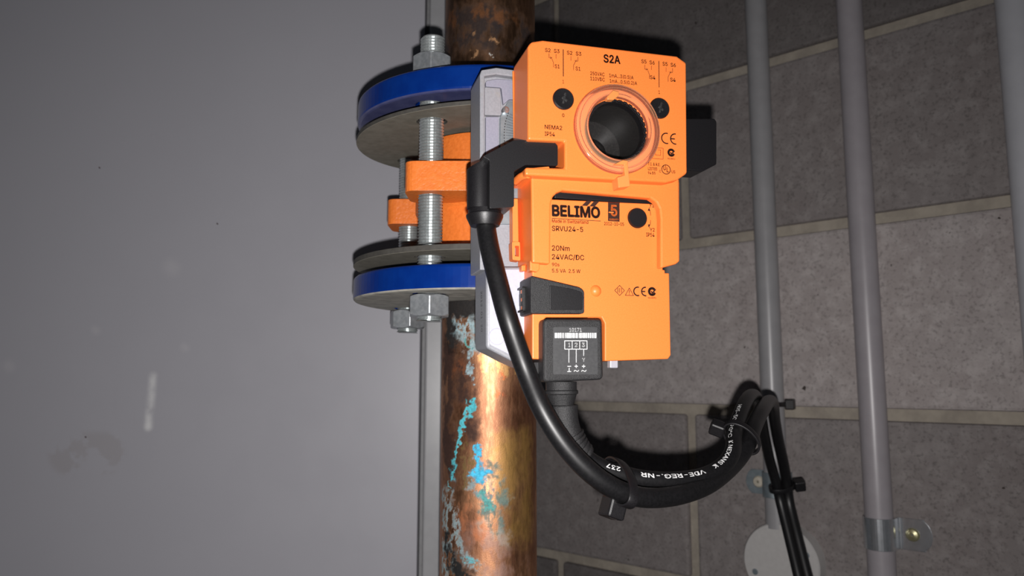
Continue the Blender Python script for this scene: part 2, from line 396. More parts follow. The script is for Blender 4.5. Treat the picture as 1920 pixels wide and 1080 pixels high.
low_layers = [
    ([(985, 690, 985, 760, 16, 12), (975, 700, 975, 720, 14, 10)], (.10, .045, .03), .7, (60, .35, .6), .2),
    ([(955, 840, 965, 990, 26, 24), (985, 820, 985, 1000, 20, 20)], (.50, .30, .08), .7, (24, .10, .55), .15),
    ([(840, 640, 840, 900, 24, 14), (865, 690, 878, 810, 20, 16)], (.055, .027, .021), .95, (45, .20, .45), .55),
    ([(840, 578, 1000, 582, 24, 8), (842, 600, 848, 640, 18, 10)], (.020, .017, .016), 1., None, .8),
    ([(862, 690, 872, 700, 12, 8), (886, 940, 896, 1000, 15, 10), (862, 950, 872, 1010, 10, 8)], (.55, .20, .09), .8, (80, .3, .6), .35),
    ([(915, 665, 975, 672, 16, 12), (915, 690, 975, 700, 12, 8)], (.95, .55, .22), .8, (140, .45, .62), .0),
    ([(925, 690, 940, 705, 5, 4), (930, 730, 935, 740, 8, 6)], (.85, .18, .06), .6, (160, .4, .6), .1),
    ([(890, 1030, 960, 1070, 34, 24)], (.38, .24, .20), .7, (50, .3, .6), .3),
    ([(870, 830, 872, 915, 5, 3), (885, 850, 880, 900, 4, 3)], (.20, .14, .05), .8, (120, .3, .5), .4),
    ([(922, 880, 946, 940, 11, 8), (915, 960, 930, 985, 15, 8)], (.14, .24, .22), .85, (90, .28, .55), .7),
    ([(925, 1000, 945, 1010, 12, 8), (905, 985, 925, 990, 10, 8)], (.42, .38, .33), .6, (80, .35, .6), .5),
    ([(858, 612, 892, 610, 13, 8), (868, 625, 884, 650, 14, 8), (882, 660, 880, 700, 4, 3), (886, 700, 888, 722, 2, 2)], (.34, .48, .52), .95, (170, .38, .52), .9),
    ([(846, 905, 836, 1000, 10, 8), (834, 930, 834, 1075, 16, 8), (848, 985, 848, 1075, 12, 8), (850, 960, 862, 1030, 9, 6), (872, 1040, 897, 1068, 9, 6), (890, 905, 905, 925, 14, 8)], (.26, .36, .38), .9, (200, .42, .56), .85),
    ([(848, 1050, 868, 1080, 17, 8), (838, 1000, 840, 1060, 8, 6)], (.012, .012, .012), 1., (120, .22, .42), .8),
    ([(884, 757, 880, 768, 5, 2), (880, 768, 866, 796, 5, 2.5), (866, 796, 862, 820, 4, 2), (862, 820, 854, 862, 3.5, 2.5), (854, 862, 846, 900, 3, 3)], (.09, .52, .60), 1., (260, .02, .22), .95),
    ([(876, 640, 876, 652, 5, 2), (904, 930, 918, 952, 8, 4)], (.10, .42, .40), .9, (200, .32, .48), .9),
    ([(895, 838, 896, 866, 3.5, 2), (886, 888, 908, 888, 7, 3), (896, 872, 898, 898, 8, 3)], (.08, .55, .82), 1., (240, .05, .22), .95),
    ([(844, 880, 845, 893, 3, 2), (840, 905, 842, 912, 2, 2), (870, 1045, 890, 1052, 3, 3)], (.12, .55, .62), .95, (300, .3, .5), .95),
]
up_layers = [
    ([(845, 60, 1000, 95, 46, 16)], (.030, .022, .022), .92, (40, .22, .5), .6),
    ([(900, 20, 960, 40, 12, 10), (845, 30, 870, 60, 12, 10)], (.40, .16, .06), .6, (70, .35, .6), .1),
    ([(924, 74, 932, 80, 4, 3), (892, 63, 894, 67, 3, 3), (888, 98, 890, 104, 3, 3)], (.72, .40, .20), .9, (160, .32, .5), .2),
    ([(920, 101, 923, 102, 1.2, 1)], (.75, .75, .72), .9, None, .8),
]
zo = zlf-.30
zs = list(np.linspace(-zo, -.02, 6)) + list(np.arange(-.015, .2985, .0005))
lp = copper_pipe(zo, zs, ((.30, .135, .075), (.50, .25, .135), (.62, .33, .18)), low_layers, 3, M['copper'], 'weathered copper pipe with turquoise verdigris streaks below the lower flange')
upz = zuf-.01
upp = copper_pipe(upz, list(np.arange(0, .12, .0006)) + list(np.linspace(.125, 2.5-upz, 5)), ((.10, .055, .032), (.24, .13, .075), (.30, .16, .09)), up_layers, 40, M['copper'], 'dark tarnished copper pipe rising above the upper blue flange')

# ------------------------------------------------------------------ flanges and gaskets
def tilt(ax_, ay_): return Matrix.Rotation(math.radians(-ax_), 4, 'X') @ Matrix.Rotation(math.radians(ay_), 4, 'Y')
NB = Vector((-.0357, -.063)); FB = Vector((-.063, .0357))
BP = [NB, FB, -NB, -FB]
def disc_bm(R_, h, holes_r, inner, e=.0012, seg=128):
    bm = bmesh.new()
    def loop(r, cx=0., cy=0., n=seg): return [bm.verts.new((cx+r*math.cos(2*PI*i/n), cy+r*math.sin(2*PI*i/n), 0)) for i in range(n)]
    ls = [loop(R_), loop(inner, n=64)] + [loop(holes_r, b.x, b.y, 32) for b in BP]
    for l_ in ls:
        for i in range(len(l_)): bm.edges.new((l_[i], l_[(i+1) % len(l_)]))
    bmesh.ops.triangle_fill(bm, edges=bm.edges[:], use_beauty=True)
    g = bmesh.ops.extrude_face_region(bm, geom=bm.faces[:])
    bmesh.ops.translate(bm, verts=[v for v in g['geom'] if isinstance(v, bmesh.types.BMVert)], vec=(0, 0, -h))
    return bm
def ring_disc(name, R_, h, holes_r, inner, mat, parent, e=.0012, under=None):
    me = mesh_bm(name, disc_bm(R_, h, holes_r, inner)); o = link(name, me, mat, parent)
    if under is not None:
        me.materials.append(under)
        for p in me.polygons:
            if p.normal.z < -.9: p.material_index = 1
    bev(o, e, 3, 40); return o
def flange(label, z, tx, ty, R_, h, under=None):
    t = empty('pipe_flange', label, 'flange', Matrix.Translation((AX.x, AX.y, z)) @ tilt(tx, ty), 'blue pipe flanges')
    ring_disc('flange_ring', R_, h, .0095, PR+.0003, M['blue'], t, .0022, under)
    return t
M['blue_under'] = mat_grain('greyish_blue_enamel', (.05, .055, .14), (.07, .075, .17), .3, scale=120, bump=.1)  # greyer blue for the upper flange's underside
uf = flange('thick blue enamelled flange ring under the upper nuts', zuf, -1.5, .6, .0950, .0165, M['blue_under'])
lf = flange('thick blue enamelled flange ring with dirty grey underside above the lower nuts', zlf, 0, .6, .0950, .0158, M['dirty'])
def gasket(label, z, tx, ty, R_, h):
    o = ring_disc('gasket_disc', R_, h, .0098, PR-.002, M['rubber'], None, .0004)
    o.data.materials.append(M['rubber_cut'])
    for p in o.data.polygons:
        if abs(p.normal.z) < .5: p.material_index = 1
    o.matrix_world = Matrix.Translation((AX.x, AX.y, z)) @ tilt(tx, ty)
    return tag(o, label, 'gasket', 'grey rubber gasket discs')
ug = gasket('grey-brown rubber gasket disc hanging just below the upper blue flange', cz(.1725), -2.6, -1.8, .0958, .0028)
lg = gasket('grey-brown rubber gasket disc lying just above the lower blue flange', cz(.0803), -.2, .5, .0955, .0036)

# ------------------------------------------------------------------ butterfly valve body between the gaskets
vb = empty('butterfly_valve', 'orange coated butterfly valve body with lugs between the two gaskets', 'valve', Matrix.Translation((AX.x, AX.y, cz(.126))))
lathe('valve_body', [(.030, -.0415), (.048, -.0415), (.0505, -.039), (.0505, -.012), (.053, -.009), (.053, .012), (.0515, .016), (.0515, .034), (.0505, .0375), (.030, .0375)], M['valve'], vb, seg=72)
def lug(b_):
    c = b_; sx, sy = math.copysign(1, c.x), math.copysign(1, c.y)
    q = [(c.x+sx*.0150, c.y+sy*.0165), (c.x+sx*.0150, c.y-sy*.0165), (c.x-sx*.0330, c.y-sy*.0165), (c.x-sx*.0330, c.y+sy*.0165)]
    pts = [Vector(p) for p in rnd(q, .0075, 6)]
    bm = bmesh.new(); h = [bm.verts.new((c.x+.0086*math.cos(2*PI*i/24), c.y+.0086*math.sin(2*PI*i/24), .009)) for i in range(24)]
    o_ = [bm.verts.new((p.x, p.y, .009)) for p in pts]
    for l_ in (h, o_):
        for i in range(len(l_)): bm.edges.new((l_[i], l_[(i+1) % len(l_)]))
    bmesh.ops.triangle_fill(bm, edges=bm.edges[:], use_beauty=True)
    g = bmesh.ops.extrude_face_region(bm, geom=bm.faces[:])
    bmesh.ops.translate(bm, verts=[v for v in g['geom'] if isinstance(v, bmesh.types.BMVert)], vec=(0, 0, -.019))
    o = link('lug', mesh_bm('lug', bm), M['valve'], vb); bev(o, .003, 3, 40)
for b_ in BP: lug(b_)

# ------------------------------------------------------------------ threaded bolts
def rod_mesh(length, R_=.008, pitch=.002, seg=24):
    bm = bmesh.new(); turns = int(length/pitch); n = turns*seg
    cr = []; rt = []
    for i in range(n+1):
        a = 2*PI*i/seg; z = i*pitch/seg
        cr.append(bm.verts.new((R_*math.cos(a), R_*math.sin(a), z)))
        rt.append(bm.verts.new((R_*.872*math.cos(a), R_*.872*math.sin(a), z+pitch*.5)))
    for i in range(n):
        bm.faces.new((cr[i], cr[i+1], rt[i+1], rt[i]))
        if i+1+seg <= n: bm.faces.new((rt[i], rt[i+1], cr[i+1+seg], cr[i+seg]))
    # end caps
    for z, rr in ((pitch*.2, R_*.86), (turns*pitch+pitch*.3, R_*.86)):
        c_ = [bm.verts.new((rr*math.cos(2*PI*i/seg), rr*math.sin(2*PI*i/seg), z)) for i in range(seg)]
        bm.faces.new(c_)
    me = bpy.data.meshes.new('threaded_rod'); bm.to_mesh(me); bm.free(); return me
def nut_mesh(af=.024, h=.0135, n=192):
    bm = bmesh.new(); rings = []
    def rh(a): return min(af/2/math.cos(((a + PI/6) % (PI/3)) - PI/6), af/2*1.138)     # small flats shaped into the corners to catch a highlight
    for zz, kind in ((-h/2, 'cap'), (-h/2, 's'), (h/2, 's'), (h/2, 'cap')):
        L_ = []
        for i in range(n):
            a = 2*PI*i/n
            if kind == 'cap': r = af/2*.97; z = zz
            else:
                r = rh(a); z = zz - math.copysign(1, zz)*max(0, r-af/2*.985)*.75
            L_.append(bm.verts.new((r*math.cos(a), r*math.sin(a), z)))
        rings.append(L_)
    inner = [[bm.verts.new((.0079*math.cos(2*PI*i/n), .0079*math.sin(2*PI*i/n), zz)) for i in range(n)] for zz in (-h/2, h/2)]
    seq = [inner[0]] + rings + [inner[1]]
    for a, b2 in zip(seq, seq[1:]):
        for i in range(n): bm.faces.new((a[i], a[(i+1) % n], b2[(i+1) % n], b2[i]))
    me = mesh_bm('hex_nut', bm); me.materials.append(M['steel']); return me
NUT = nut_mesh()
def bolt(label, b_, z0, z1, znuts, rot):
    t = empty('threaded_bolt', label, 'bolt', Matrix.Translation((AX.x+b_.x, AX.y+b_.y, z0)), 'zinc-plated flange bolts')
    link('threaded_rod', rod_mesh(z1-z0), M['thread'], t)
    for z, r in zip(znuts, rot):
        o = link('hex_nut', NUT, None, t); o.location = (0, 0, z-z0); o.rotation_euler = (0, 0, r)
    return t
yb = AX.y + NB.y; yf = AX.y + FB.y
z_nt = zuf + .0072; z_nb = zlf - .0158 - .0070
bolt('near zinc-plated threaded bolt through flanges and near orange lug', NB, at(804, 604, yb).z, at(804, 72, yb).z, (z_nt+.0006, z_nb), (math.radians(2), math.radians(7)))
bolt('far zinc-plated threaded bolt behind, beside the left edge of the flanges', FB, at(757, 625, yf).z, zuf+.022, (z_nt, z_nb-.0006), (math.radians(14), math.radians(16)))
bolt('zinc-plated threaded bolt hidden behind the orange actuator', -FB, at(757, 625, yf).z, zuf+.022, (z_nt+.001, z_nb), (.3, .5))
bolt('zinc-plated threaded bolt at the back of the flanges behind the pipe', -NB, at(757, 625, yf).z, zuf+.022, (z_nt-.0006, z_nb), (.3, .5))

# ------------------------------------------------------------------ actuator frame (x along the face, y into it, z up)
TH = math.radians(15.3)
AO = at(1125, 400, .397); AS = .878
AM = Matrix.Translation(AO) @ Matrix.Rotation(TH, 4, 'Z') @ Matrix.Rotation(math.radians(-.9), 4, 'Y') @ Matrix.Diagonal((AS, AS, AS, 1))
AI = AM.inverted(); A3 = AI.to_3x3(); AC = AI @ CAM
def L(px, py, n=0.):
    d = A3 @ ray(px, py); t = (-n - AC.y)/d.y; p = AC + d*t; return (p.x, p.z)
def LW(px, py, n): u, z = L(px, py, n); return AM @ Vector((u, -n, z))
def LP(pts, n): return [L(x, y, n) for x, y in pts]
def circ(c, r, n=48): return [(c[0]+r*math.cos(2*PI*i/n), c[1]+r*math.sin(2*PI*i/n)) for i in range(n)]
def mpp(px, py, n): return L(px, py-1, n)[1] - L(px, py, n)[1]
NAX = Matrix.Rotation(PI/2, 4, 'X')      # lathe axis z -> local -y (towards the viewer)
def lathe_n(name, prof, c, mat, parent, seg=48, closed=False):
    return lathe(name, prof, mat, parent, Matrix.Translation((c[0], 0, c[1])) @ NAX, seg, closed=closed)

# -------- lettering
_fc = {}
try:        # Blender's own interface typeface; the built-in one if it is missing
    import os
    FONT = bpy.data.fonts.load(os.path.join(bpy.utils.resource_path('LOCAL'), 'datafiles', 'fonts', 'Inter.woff2'))
except Exception:
    FONT = None
def text_mesh(s, bold=0.):
    key = (s, bold)
    if key not in _fc:
        cu = bpy.data.curves.new('t', 'FONT'); cu.body = s; cu.size = 1; cu.resolution_u = 3; cu.fill_mode = 'FRONT'
        if FONT: cu.font = FONT
        o = bpy.data.objects.new('t', cu); C.objects.link(o)
        dg = bpy.context.evaluated_depsgraph_get(); dg.update()
        me = bpy.data.meshes.new_from_object(o.evaluated_get(dg))
        V = [(v.co.x, v.co.y) for v in me.vertices]; Fc = [tuple(p.vertices) for p in me.polygons]
        C.objects.unlink(o); bpy.data.objects.remove(o); bpy.data.curves.remove(cu); bpy.data.meshes.remove(me)
        if bold:           # heavier strokes: the outline laid down several times, slightly shifted
            V0, F0 = V, Fc; V = []; Fc = []
            for dx, dy in ((-1, 0), (1, 0), (0, 1), (0, -1), (.7, .7), (-.7, .7), (.7, -.7), (-.7, -.7)):
                k_ = len(V); V += [(x+dx*bold, y+dy*bold) for x, y in V0]; Fc += [tuple(i+k_ for i in f_) for f_ in F0]
        _fc[key] = (V, Fc)
    return _fc[key]
CAPH = max(y for x, y in text_mesh('H')[0])
def flat(name, V, F, mat, parent):
    me = bpy.data.meshes.new(name); me.from_pydata(V, [], F); me.update(); return link(name, me, mat, parent)
def put_text(s, x0, y0, x1, cap, n, mat, parent, bold=0., name='printed_text'):
    bold = max(bold, .014)
    V, F = text_mesh(s, bold); xa = min(v[0] for v in V); xb = max(v[0] for v in V)
    u0, w0 = L(x0, y0, n); u1, _ = L(x1, y0, n); kx = (u1-u0)/(xb-xa); ky = cap*mpp(x0, y0, n)/CAPH
    return flat(name, [(u0+(x-xa)*kx, -n, w0+y*ky) for x, y in V], F, mat, parent)
def stroke(pts, wpx, n, mat, parent, name='printed_line', loc=False, closed=False):
    """flat printed line through pixel points on plane n"""
    P = [Vector(p) if loc else Vector(L(*p, n)) for p in pts]
    hw = wpx*mpp(1120, 400, n)/2 if not loc else wpx/2
    V = []; F = []
    idx = range(len(P)) if closed else range(len(P)-1)
    for i in idx:
        a, b2 = P[i], P[(i+1) % len(P)]; d = (b2-a).normalized(); q = Vector((-d.y, d.x))*hw; a = a-d*hw*.5; b2 = b2+d*hw*.5
        k_ = len(V); V += [(p.x, -n, p.y) for p in (a-q, b2-q, b2+q, a+q)]; F.append((k_, k_+1, k_+2, k_+3))
    return flat(name, V, F, mat, parent)
def patch(polys, n, mat, parent, name='printed_mark', holes=()):
    V = []; F = []
    bm = bmesh.new()
    for po in polys: bm.faces.new([bm.verts.new((u, -n, z)) for u, z in po])
    me = bpy.data.meshes.new(name); bm.to_mesh(me); bm.free(); return link(name, me, mat, parent)
def arc(c, r, a0, a1, n=14): return [(c[0]+r*math.cos(a0+(a1-a0)*i/n), c[1]+r*math.sin(a0+(a1-a0)*i/n)) for i in range(n+1)]
def ce_mark(x0, x1, y0, y1, n, mat, parent, wpx):
    u0, z0 = L(x0, (y0+y1)/2, n); m_ = mpp(x0, y0, n); r = (y1-y0)/2*m_ - wpx*m_/2; W_ = L(x1, (y0+y1)/2, n)[0]-u0
    c = (u0+r, z0); e = (u0+W_-r*.15, z0)
    stroke(arc(c, r, math.radians(75), math.radians(285)), wpx*m_, n, mat, parent, 'printed_mark', True)
    stroke(arc((e[0]-.0, z0), r, math.radians(85), math.radians(275)), wpx*m_, n, mat, parent, 'printed_mark', True)
    stroke([(e[0]-r, z0), (e[0]-r*.15, z0)], wpx*m_, n, mat, parent, 'printed_mark', True)
def c_tick(cx_, cy_, rpx, n, mat, parent):
    c = L(cx_, cy_, n); m_ = mpp(cx_, cy_, n); r = rpx*m_
    stroke(arc(c, r*.72, math.radians(40), math.radians(330), 24), r*.56, n, mat, parent, 'printed_mark', True)
    stroke([(c[0]-r*.25, c[1]+r*.05), (c[0]+r*.05, c[1]-r*.30), (c[0]+r*.85, c[1]+r*.45)], r*.30, n, mat, parent, 'printed_mark', True)

# ------------------------------------------------------------------ actuator
act = empty('valve_actuator', 'bright orange rotary actuator on a light grey housing, reading BELIMO', 'actuator', AM)
NB0 = 0.0
body_o = [(998, 372), (1243, 383), (1243, 506), (1247, 506), (1247, 512), (1255, 512), (1258, 666), (1253, 673), (1134, 677), (1134, 606), (1128, 595), (1024, 595), (1016, 605), (1016, 674), (998, 673)]
body = ext('actuator_cover', LP(body_o, 0), 0, -.030, M['orange'], act, b=.0014, seg=3)
# thin frame line of the label area, and dark gap under the switch bridge
ext('gap_cover', LP([(1040, 345), (1228, 356), (1228, 384), (1040, 371)], -.004), -.004, -.012, M['black'], act, b=.0005)
for y in ():
    pass
T = lambda *a, **k_: put_text(*a[:5], NL, a[5], body, **k_)
NL = .00012
T('BELIMO', 1034.8, 404.2, 1125.5, 19.5, M['ink'], bold=.040)
patch([LP(p, NL) for p in ([(1090.7, 385.7), (1100, 376.2), (1110.5, 376.2), (1101, 386.3)], [(1105.2, 387), (1113.5, 377.2), (1124, 377.4), (1115, 387.5)])], NL, M['ink'], body)
stroke([(1034.8, 409.4), (1126, 414.4)], 1.1, NL, M['ink'], body)
T('Made in Switzerland', 1034.8, 417, 1103, 6.0, M['ink_red'], bold=.004)
T('SRVU24-5', 1034.8, 432.6, 1093.5, 9.2, M['ink'], bold=.006)
T('20Nm', 1034.8, 469.6, 1068.2, 9.3, M['ink'], bold=.006)
T('24VAC/DC', 1034.8, 486, 1095.4, 9.3, M['ink'], bold=.006)
T('90s', 1035, 499, 1049, 6.2, M['ink_red'])
T('5.5 VA  2.5 W', 1035, 510.7, 1088.5, 6.6, M['ink'])
T('2012-10-05', 1132.8, 422.0, 1170, 6.0, M['ink'])
T('Y1', 1217.6, 388.3, 1226.3, 6.6, M['ink']); T('Y2', 1218.5, 434, 1227.8, 6.6, M['ink']); T('IP54', 1211.7, 443.4, 1227.2, 7, M['ink'])
# arc arrows between Y1 and Y2
for a_ in ([(1217, 392), (1219.5, 398), (1220, 404)], [(1220, 413), (1219.5, 419), (1217, 424)], [(1218.5, 388), (1215, 394)], [(1215.5, 424), (1219, 428)]):
    stroke(a_, .9, NL, M['ink'], body)
patch([LP([(1214.5, 395), (1217.8, 390.5), (1219.6, 396)], NL), LP([(1214.8, 421), (1219.6, 420.5), (1217, 426.5)], NL)], NL, M['ink'], body)
# five-year badge: dark square, orange figure
patch([LP([(1140, 379), (1161.7, 380), (1161.7, 415.8), (1140, 414.4)], NL)], NL, M['ink'], body)
NL2 = NL + .00008
put_text('5', 1145.5, 404.5, 1157.5, 20, NL2, M['orange'], body, bold=.006)
stroke([(1142, 398.0), (1150, 398.4)], 2.2, NL2, M['orange'], body)
put_text('WARRANTY', 1142, 413, 1160, 3.4, NL2, M['orange'], body)
stroke([(1140, 379.5), (1161.7, 380.5)], .8, NL, M['ink_red'], body)
# symbols row
dm = [(1161.8, 535.2), (1171, 544.8), (1161.8, 554.2), (1152.6, 544.6)]
stroke(dm, 1.1, NL, M['ink'], body, 'printed_mark', closed=True)
for x in (1158.4, 1161.8, 1165.2): stroke([(x, 540.4), (x, 548.4)], 1.2, NL, M['ink'], body, 'printed_mark')
stroke([(1180, 540), (1187.8, 554.2), (1172.4, 553.8)], 1.1, NL, M['ink'], body, 'printed_mark', closed=True)
stroke([(1180, 544), (1180, 549.6)], 1.3, NL, M['ink'], body, 'printed_mark'); stroke([(1180, 551), (1180, 552)], 1.3, NL, M['ink'], body, 'printed_mark')
ce_mark(1188.4, 1211.5, 537, 555.5, NL, M['ink'], body, 2.5)
c_tick(1222.7, 546.7, 8.4, NL, M['ink'], body)
T('N13831', 1215.3, 559.8, 1230.6, 2.8, M['ink'])
# faint raised line of the label field
stroke([(1102, 595.5), (1236, 596.8), (1236, 520)], .5, NL, M['orange'], body, 'label_edge')
# push button (black) and round orange boss
c = L(1194, 409.4, 0); m_ = mpp(1194, 409, 0)
lathe_n('button', [(0, .0022), (17*m_, .0022), (18.6*m_, .0014), (19*m_, -.002), (0, -.002)], c, M['black'], act)
lathe_n('button_surround', [(19.0*m_, .0004), (21*m_, .0004), (22*m_, -.001), (19.0*m_, -.001)], c, M['orange'], act, closed=True)
c = L(1117, 545.5, 0)
lathe_n('boss', [(0, .0024), (3*m_, .0023), (6.5*m_, .0018), (9.5*m_, .0008), (11*m_, -.0004), (0, -.0006)], c, M['orange'], act)
# side rail and clips at the left of the cover
ext('side_rail', LP([(961, 372), (971.5, 372), (973, 455), (961.5, 455)], -.016), -.016, -.024, M['orange'], act, b=.0006)
lo = LP([(960, 453), (975, 453), (976, 489), (961, 487)], -.014); li = LP([(966, 461), (973, 461), (973, 481), (966, 480)], -.014)
ext('clip_loop', rnd(lo, .001, 3), -.014, -.022, M['orange'], act, holes=[li], b=.0005)
ext('clip_tab', rnd(LP([(994, 488), (1012, 490), (1012, 505), (1008, 510), (994, 507)], .0035), .0008), .0035, -.004, M['orange'], act, b=.0006)
ext('clip_tab', LP([(978, 497), (986, 497), (986, 508), (978, 508)], -.010), -.010, -.016, M['orange'], act, b=.0006)
# lever / release
lev = ext('release_lever', rnd(LP([(995, 517), (1088, 539), (1096, 546), (1096, 588), (995, 588)], .006), .0016, 4), .006, -.0225, M['black_grain'], act, b=.0012, seg=3)
ext('thumb_pad', rnd(LP([(1031, 534.5), (1072, 541.5), (1090, 547), (1093, 552), (1092, 581), (1031, 580.5)], .0068), .001, 3), .0068, .0055, M['black'], lev, b=.0004)
# little framed window on the lever's left flank
def on_side(u, n0, n1, z0, z1, th, name, mat, parent, b=.0003):
    return box(name, (u-th/2+.0002, -(n0+n1)/2, (z0+z1)/2), (th, abs(n0-n1), z1-z0), mat, parent, b=b)
uL = L(995, 550, .006)[0]; zt = L(995, 530, .006)[1]; zb = L(995, 583, .006)[1]; dz = zt-zb
za, zc_ = zb+dz*.05, zt-dz*.05
on_side(uL, -.0065, -.0185, za, zc_, .0006, 'window_floor', M['dark_hole'], lev, b=.0001)
for n0_, n1_, z0_, z1_ in ((-.0055, -.0195, zc_-.0012, zc_), (-.0055, -.0195, za, za+.0012), (-.0055, -.0072, za, zc_), (-.0178, -.0195, za, zc_)):
    on_side(uL, n0_, n1_, z0_, z1_, .0018, 'window_frame', M['black'], lev, b=.0002)
for q in (.20, .50, .79):
    on_side(uL-.0004, -.0080, -.0120, zb+dz*(q-.06), zb+dz*(q+.06), .0007, 'window_tooth', M['orange'], lev, b=.0001)
on_side(uL-.0004, -.0125, -.0160, zb+dz*.3, zb+dz*.72, .0007, 'window_shutter', M['black'], lev, b=.0001)
# small milky peg under the cover
ext('bottom_peg', LP([(1144, 672), (1159, 672), (1159, 690), (1144, 690)], -.010), -.010, -.015, M['clip_clear'], act, b=.0006)
# dark shoulder at the lower left beside the plug
# light grey housing behind
def grey_housing():
    nf = -.0175
    P_ = [(912, 500), (990, 500), (990, 690), (958, 676), (912, 652)]
    hs = ext('housing', LP(P_, nf), nf, -.050, M['grey_cast'], act, b=.0018, seg=3)
    hp = ext('housing_panel', rnd(LP([(918, 505), (985, 505), (985, 668), (962, 668), (918, 646)], nf+.0003), .0015), nf+.0003, nf-.001, M['grey_flat'], hs, b=.0003)
    cc = L(932, 631, nf+.0006); r = 16*mpp(932, 631, nf)
    lathe_n('round_cap', [(0, -nf*0+nf+.0006), (r*.93, nf+.0006), (r, nf+.0002), (0, nf-.0005)], cc, M['grey_flat'], hs)
    # date cast on the left flank, reading downwards
    V, F = text_mesh('2012-01-20', 0.); xa = min(v[0] for v in V); xb = max(v[0] for v in V)
    u = L(912, 580, nf)[0] - .00015; z1 = L(905, 546, nf-.012)[1]; z0 = L(905, 622, nf-.012)[1]
    kx = (z1-z0)/(xb-xa); kz = .0040/CAPH
    flat('cast_date', [(u, -nf+.0145-y*kz, z1-(x-xa)*kx) for x, y in V], F, M['ink_grey'], hs)
    # upper scale bracket
    n2 = -.022
    P2 = [(900, 140), (903, 131), (931, 126.5), (1010, 137), (1010, 506), (900, 506)]
    P2 = LP(P2, n2)
    holeA = LP([(909, 142), (931, 139), (1006, 149), (1006, 500), (909, 500)], n2)
    br = ext('scale_bracket', P2, n2, -.050, M['grey_cast'], act, holes=[holeA], b=.0012, seg=3)
    ext('bracket_floor', LP([(905, 134), (1008, 142), (1008, 503), (905, 503)], n2-.005), n2-.005, -.046, M['grey_cast'], br)
    n3 = n2-.0012
    ext('bracket_plate', rnd(LP([(909, 163), (938, 165), (940, 216), (909, 215)], n3), .0008), n3, n2-.0055, M['grey_cast'], br, b=.0004)
    ext('bracket_plate', LP([(911, 219), (935, 219), (935, 330), (911, 330)], n3-.0015), n3-.0015, n2-.0055, M['grey_plate'], br, b=.0003)
    hub = L(985, 205, n2-.0025)
    ext('scale_plate', rnd(LP([(938, 219), (952, 190), (1004, 190), (1004, 420), (937, 420)], n2-.003), .001), n2-.003, n2-.0055, M['galv'], br, b=.0003)
    ext('pointer_boss', rnd(LP([(911, 152), (931, 148), (962, 150), (1000, 154), (1000, 186), (955, 186), (944, 196), (940, 164), (911, 162)], n2-.002), .001), n2-.002, n2-.0055, M['grey_plate'], br, b=.0003)
    c_ = L(948, 207, n2-.002); m2 = mpp(948, 207, n2)
    sw = lathe_n('scale_screw', [(0, n2-.0008), (2*m2, n2-.0008), (2.5*m2, n2-.0004), (6*m2, n2-.0006), (6.6*m2, n2-.0018), (6.6*m2, n2-.004), (0, n2-.004)], c_, M['chrome'], br, seg=24)
    # scale graduations: fine lines and dots round the spindle
    cc2 = L(1060, 260, n2); rs = L(1060, 260, n2)[0]-L(951, 260, n2)[0]
    for i in range(18):
        a = math.radians(158 + i*2.7)
        p0 = (cc2[0]+rs*math.cos(a), cc2[1]+rs*math.sin(a)); p1 = (cc2[0]+rs*.86*math.cos(a), cc2[1]+rs*.86*math.sin(a))
        stroke([p0, p1], .00025, n2-.0028, M['ink_grey'], br, 'scale_mark', True)
        patch([circ((cc2[0]+rs*1.03*math.cos(a), cc2[1]+rs*1.03*math.sin(a)), .0004, 8)], n2-.0028, M['ink_black'], br, 'scale_dot')
grey_housing()
# valve neck reaching forward to the actuator's back
pn = LW(1120, 345, -.0497); p0_ = Vector((AX.x, AX.y, cz(.126))); pn.z = p0_.z; dn = (pn-p0_).normalized()
tube('neck', [p0_ + dn*.04 - Vector((AX.x, AX.y, cz(.126))), pn - Vector((AX.x, AX.y, cz(.126)))], .017, M['valve'], vb, 32)
# black plug at the right flank
ext('side_plug', LP([(1270, 222), (1340, 222), (1344, 228), (1344, 308), (1318, 321), (1270, 318)], -.020), -.020, -.038, M['black'], act, b=.0008)

# ------------------------------------------------------------------ auxiliary switch (upper orange box clipped over the actuator)
swt = empty('auxiliary_switch', 'orange auxiliary switch box with round clear window, reading S2A', 'switch', AM)
NS = .014
hc = L(1155, 246, NS); ms = mpp(1155, 246, NS); HR = 59*ms
case_o = [(990, 86), (997, 78), (1018, 75), (1270, 105), (1287, 117), (1288.5, 325), (1271, 337), (1250, 342), (985, 328), (985, 313.5), (1059, 315), (1059, 265), (990, 262)]
case = ext('switch_case', LP(case_o, NS), NS, -.019, M['orange'], swt, holes=[circ(hc, HR, 64)], b=.0013, seg=3)
case['label'] = 'orange case with printed switch diagrams'
# thin seam and gusset on the left flank
us = L(990, 160, NS)[0]
zA = L(990, 95, NS)[1]; zB = L(990, 255, NS)[1]
box('flank_seam', (us-.0002, .0175, (zA+zB)/2), (.0008, .0008, zA-zB), M['orange'], case)
# notch floor behind the elbow plug
ext('notch_floor', LP([(985, 262), (1062, 262), (1062, 316), (985, 316)], -.006), -.006, -.018, M['orange'], swt)
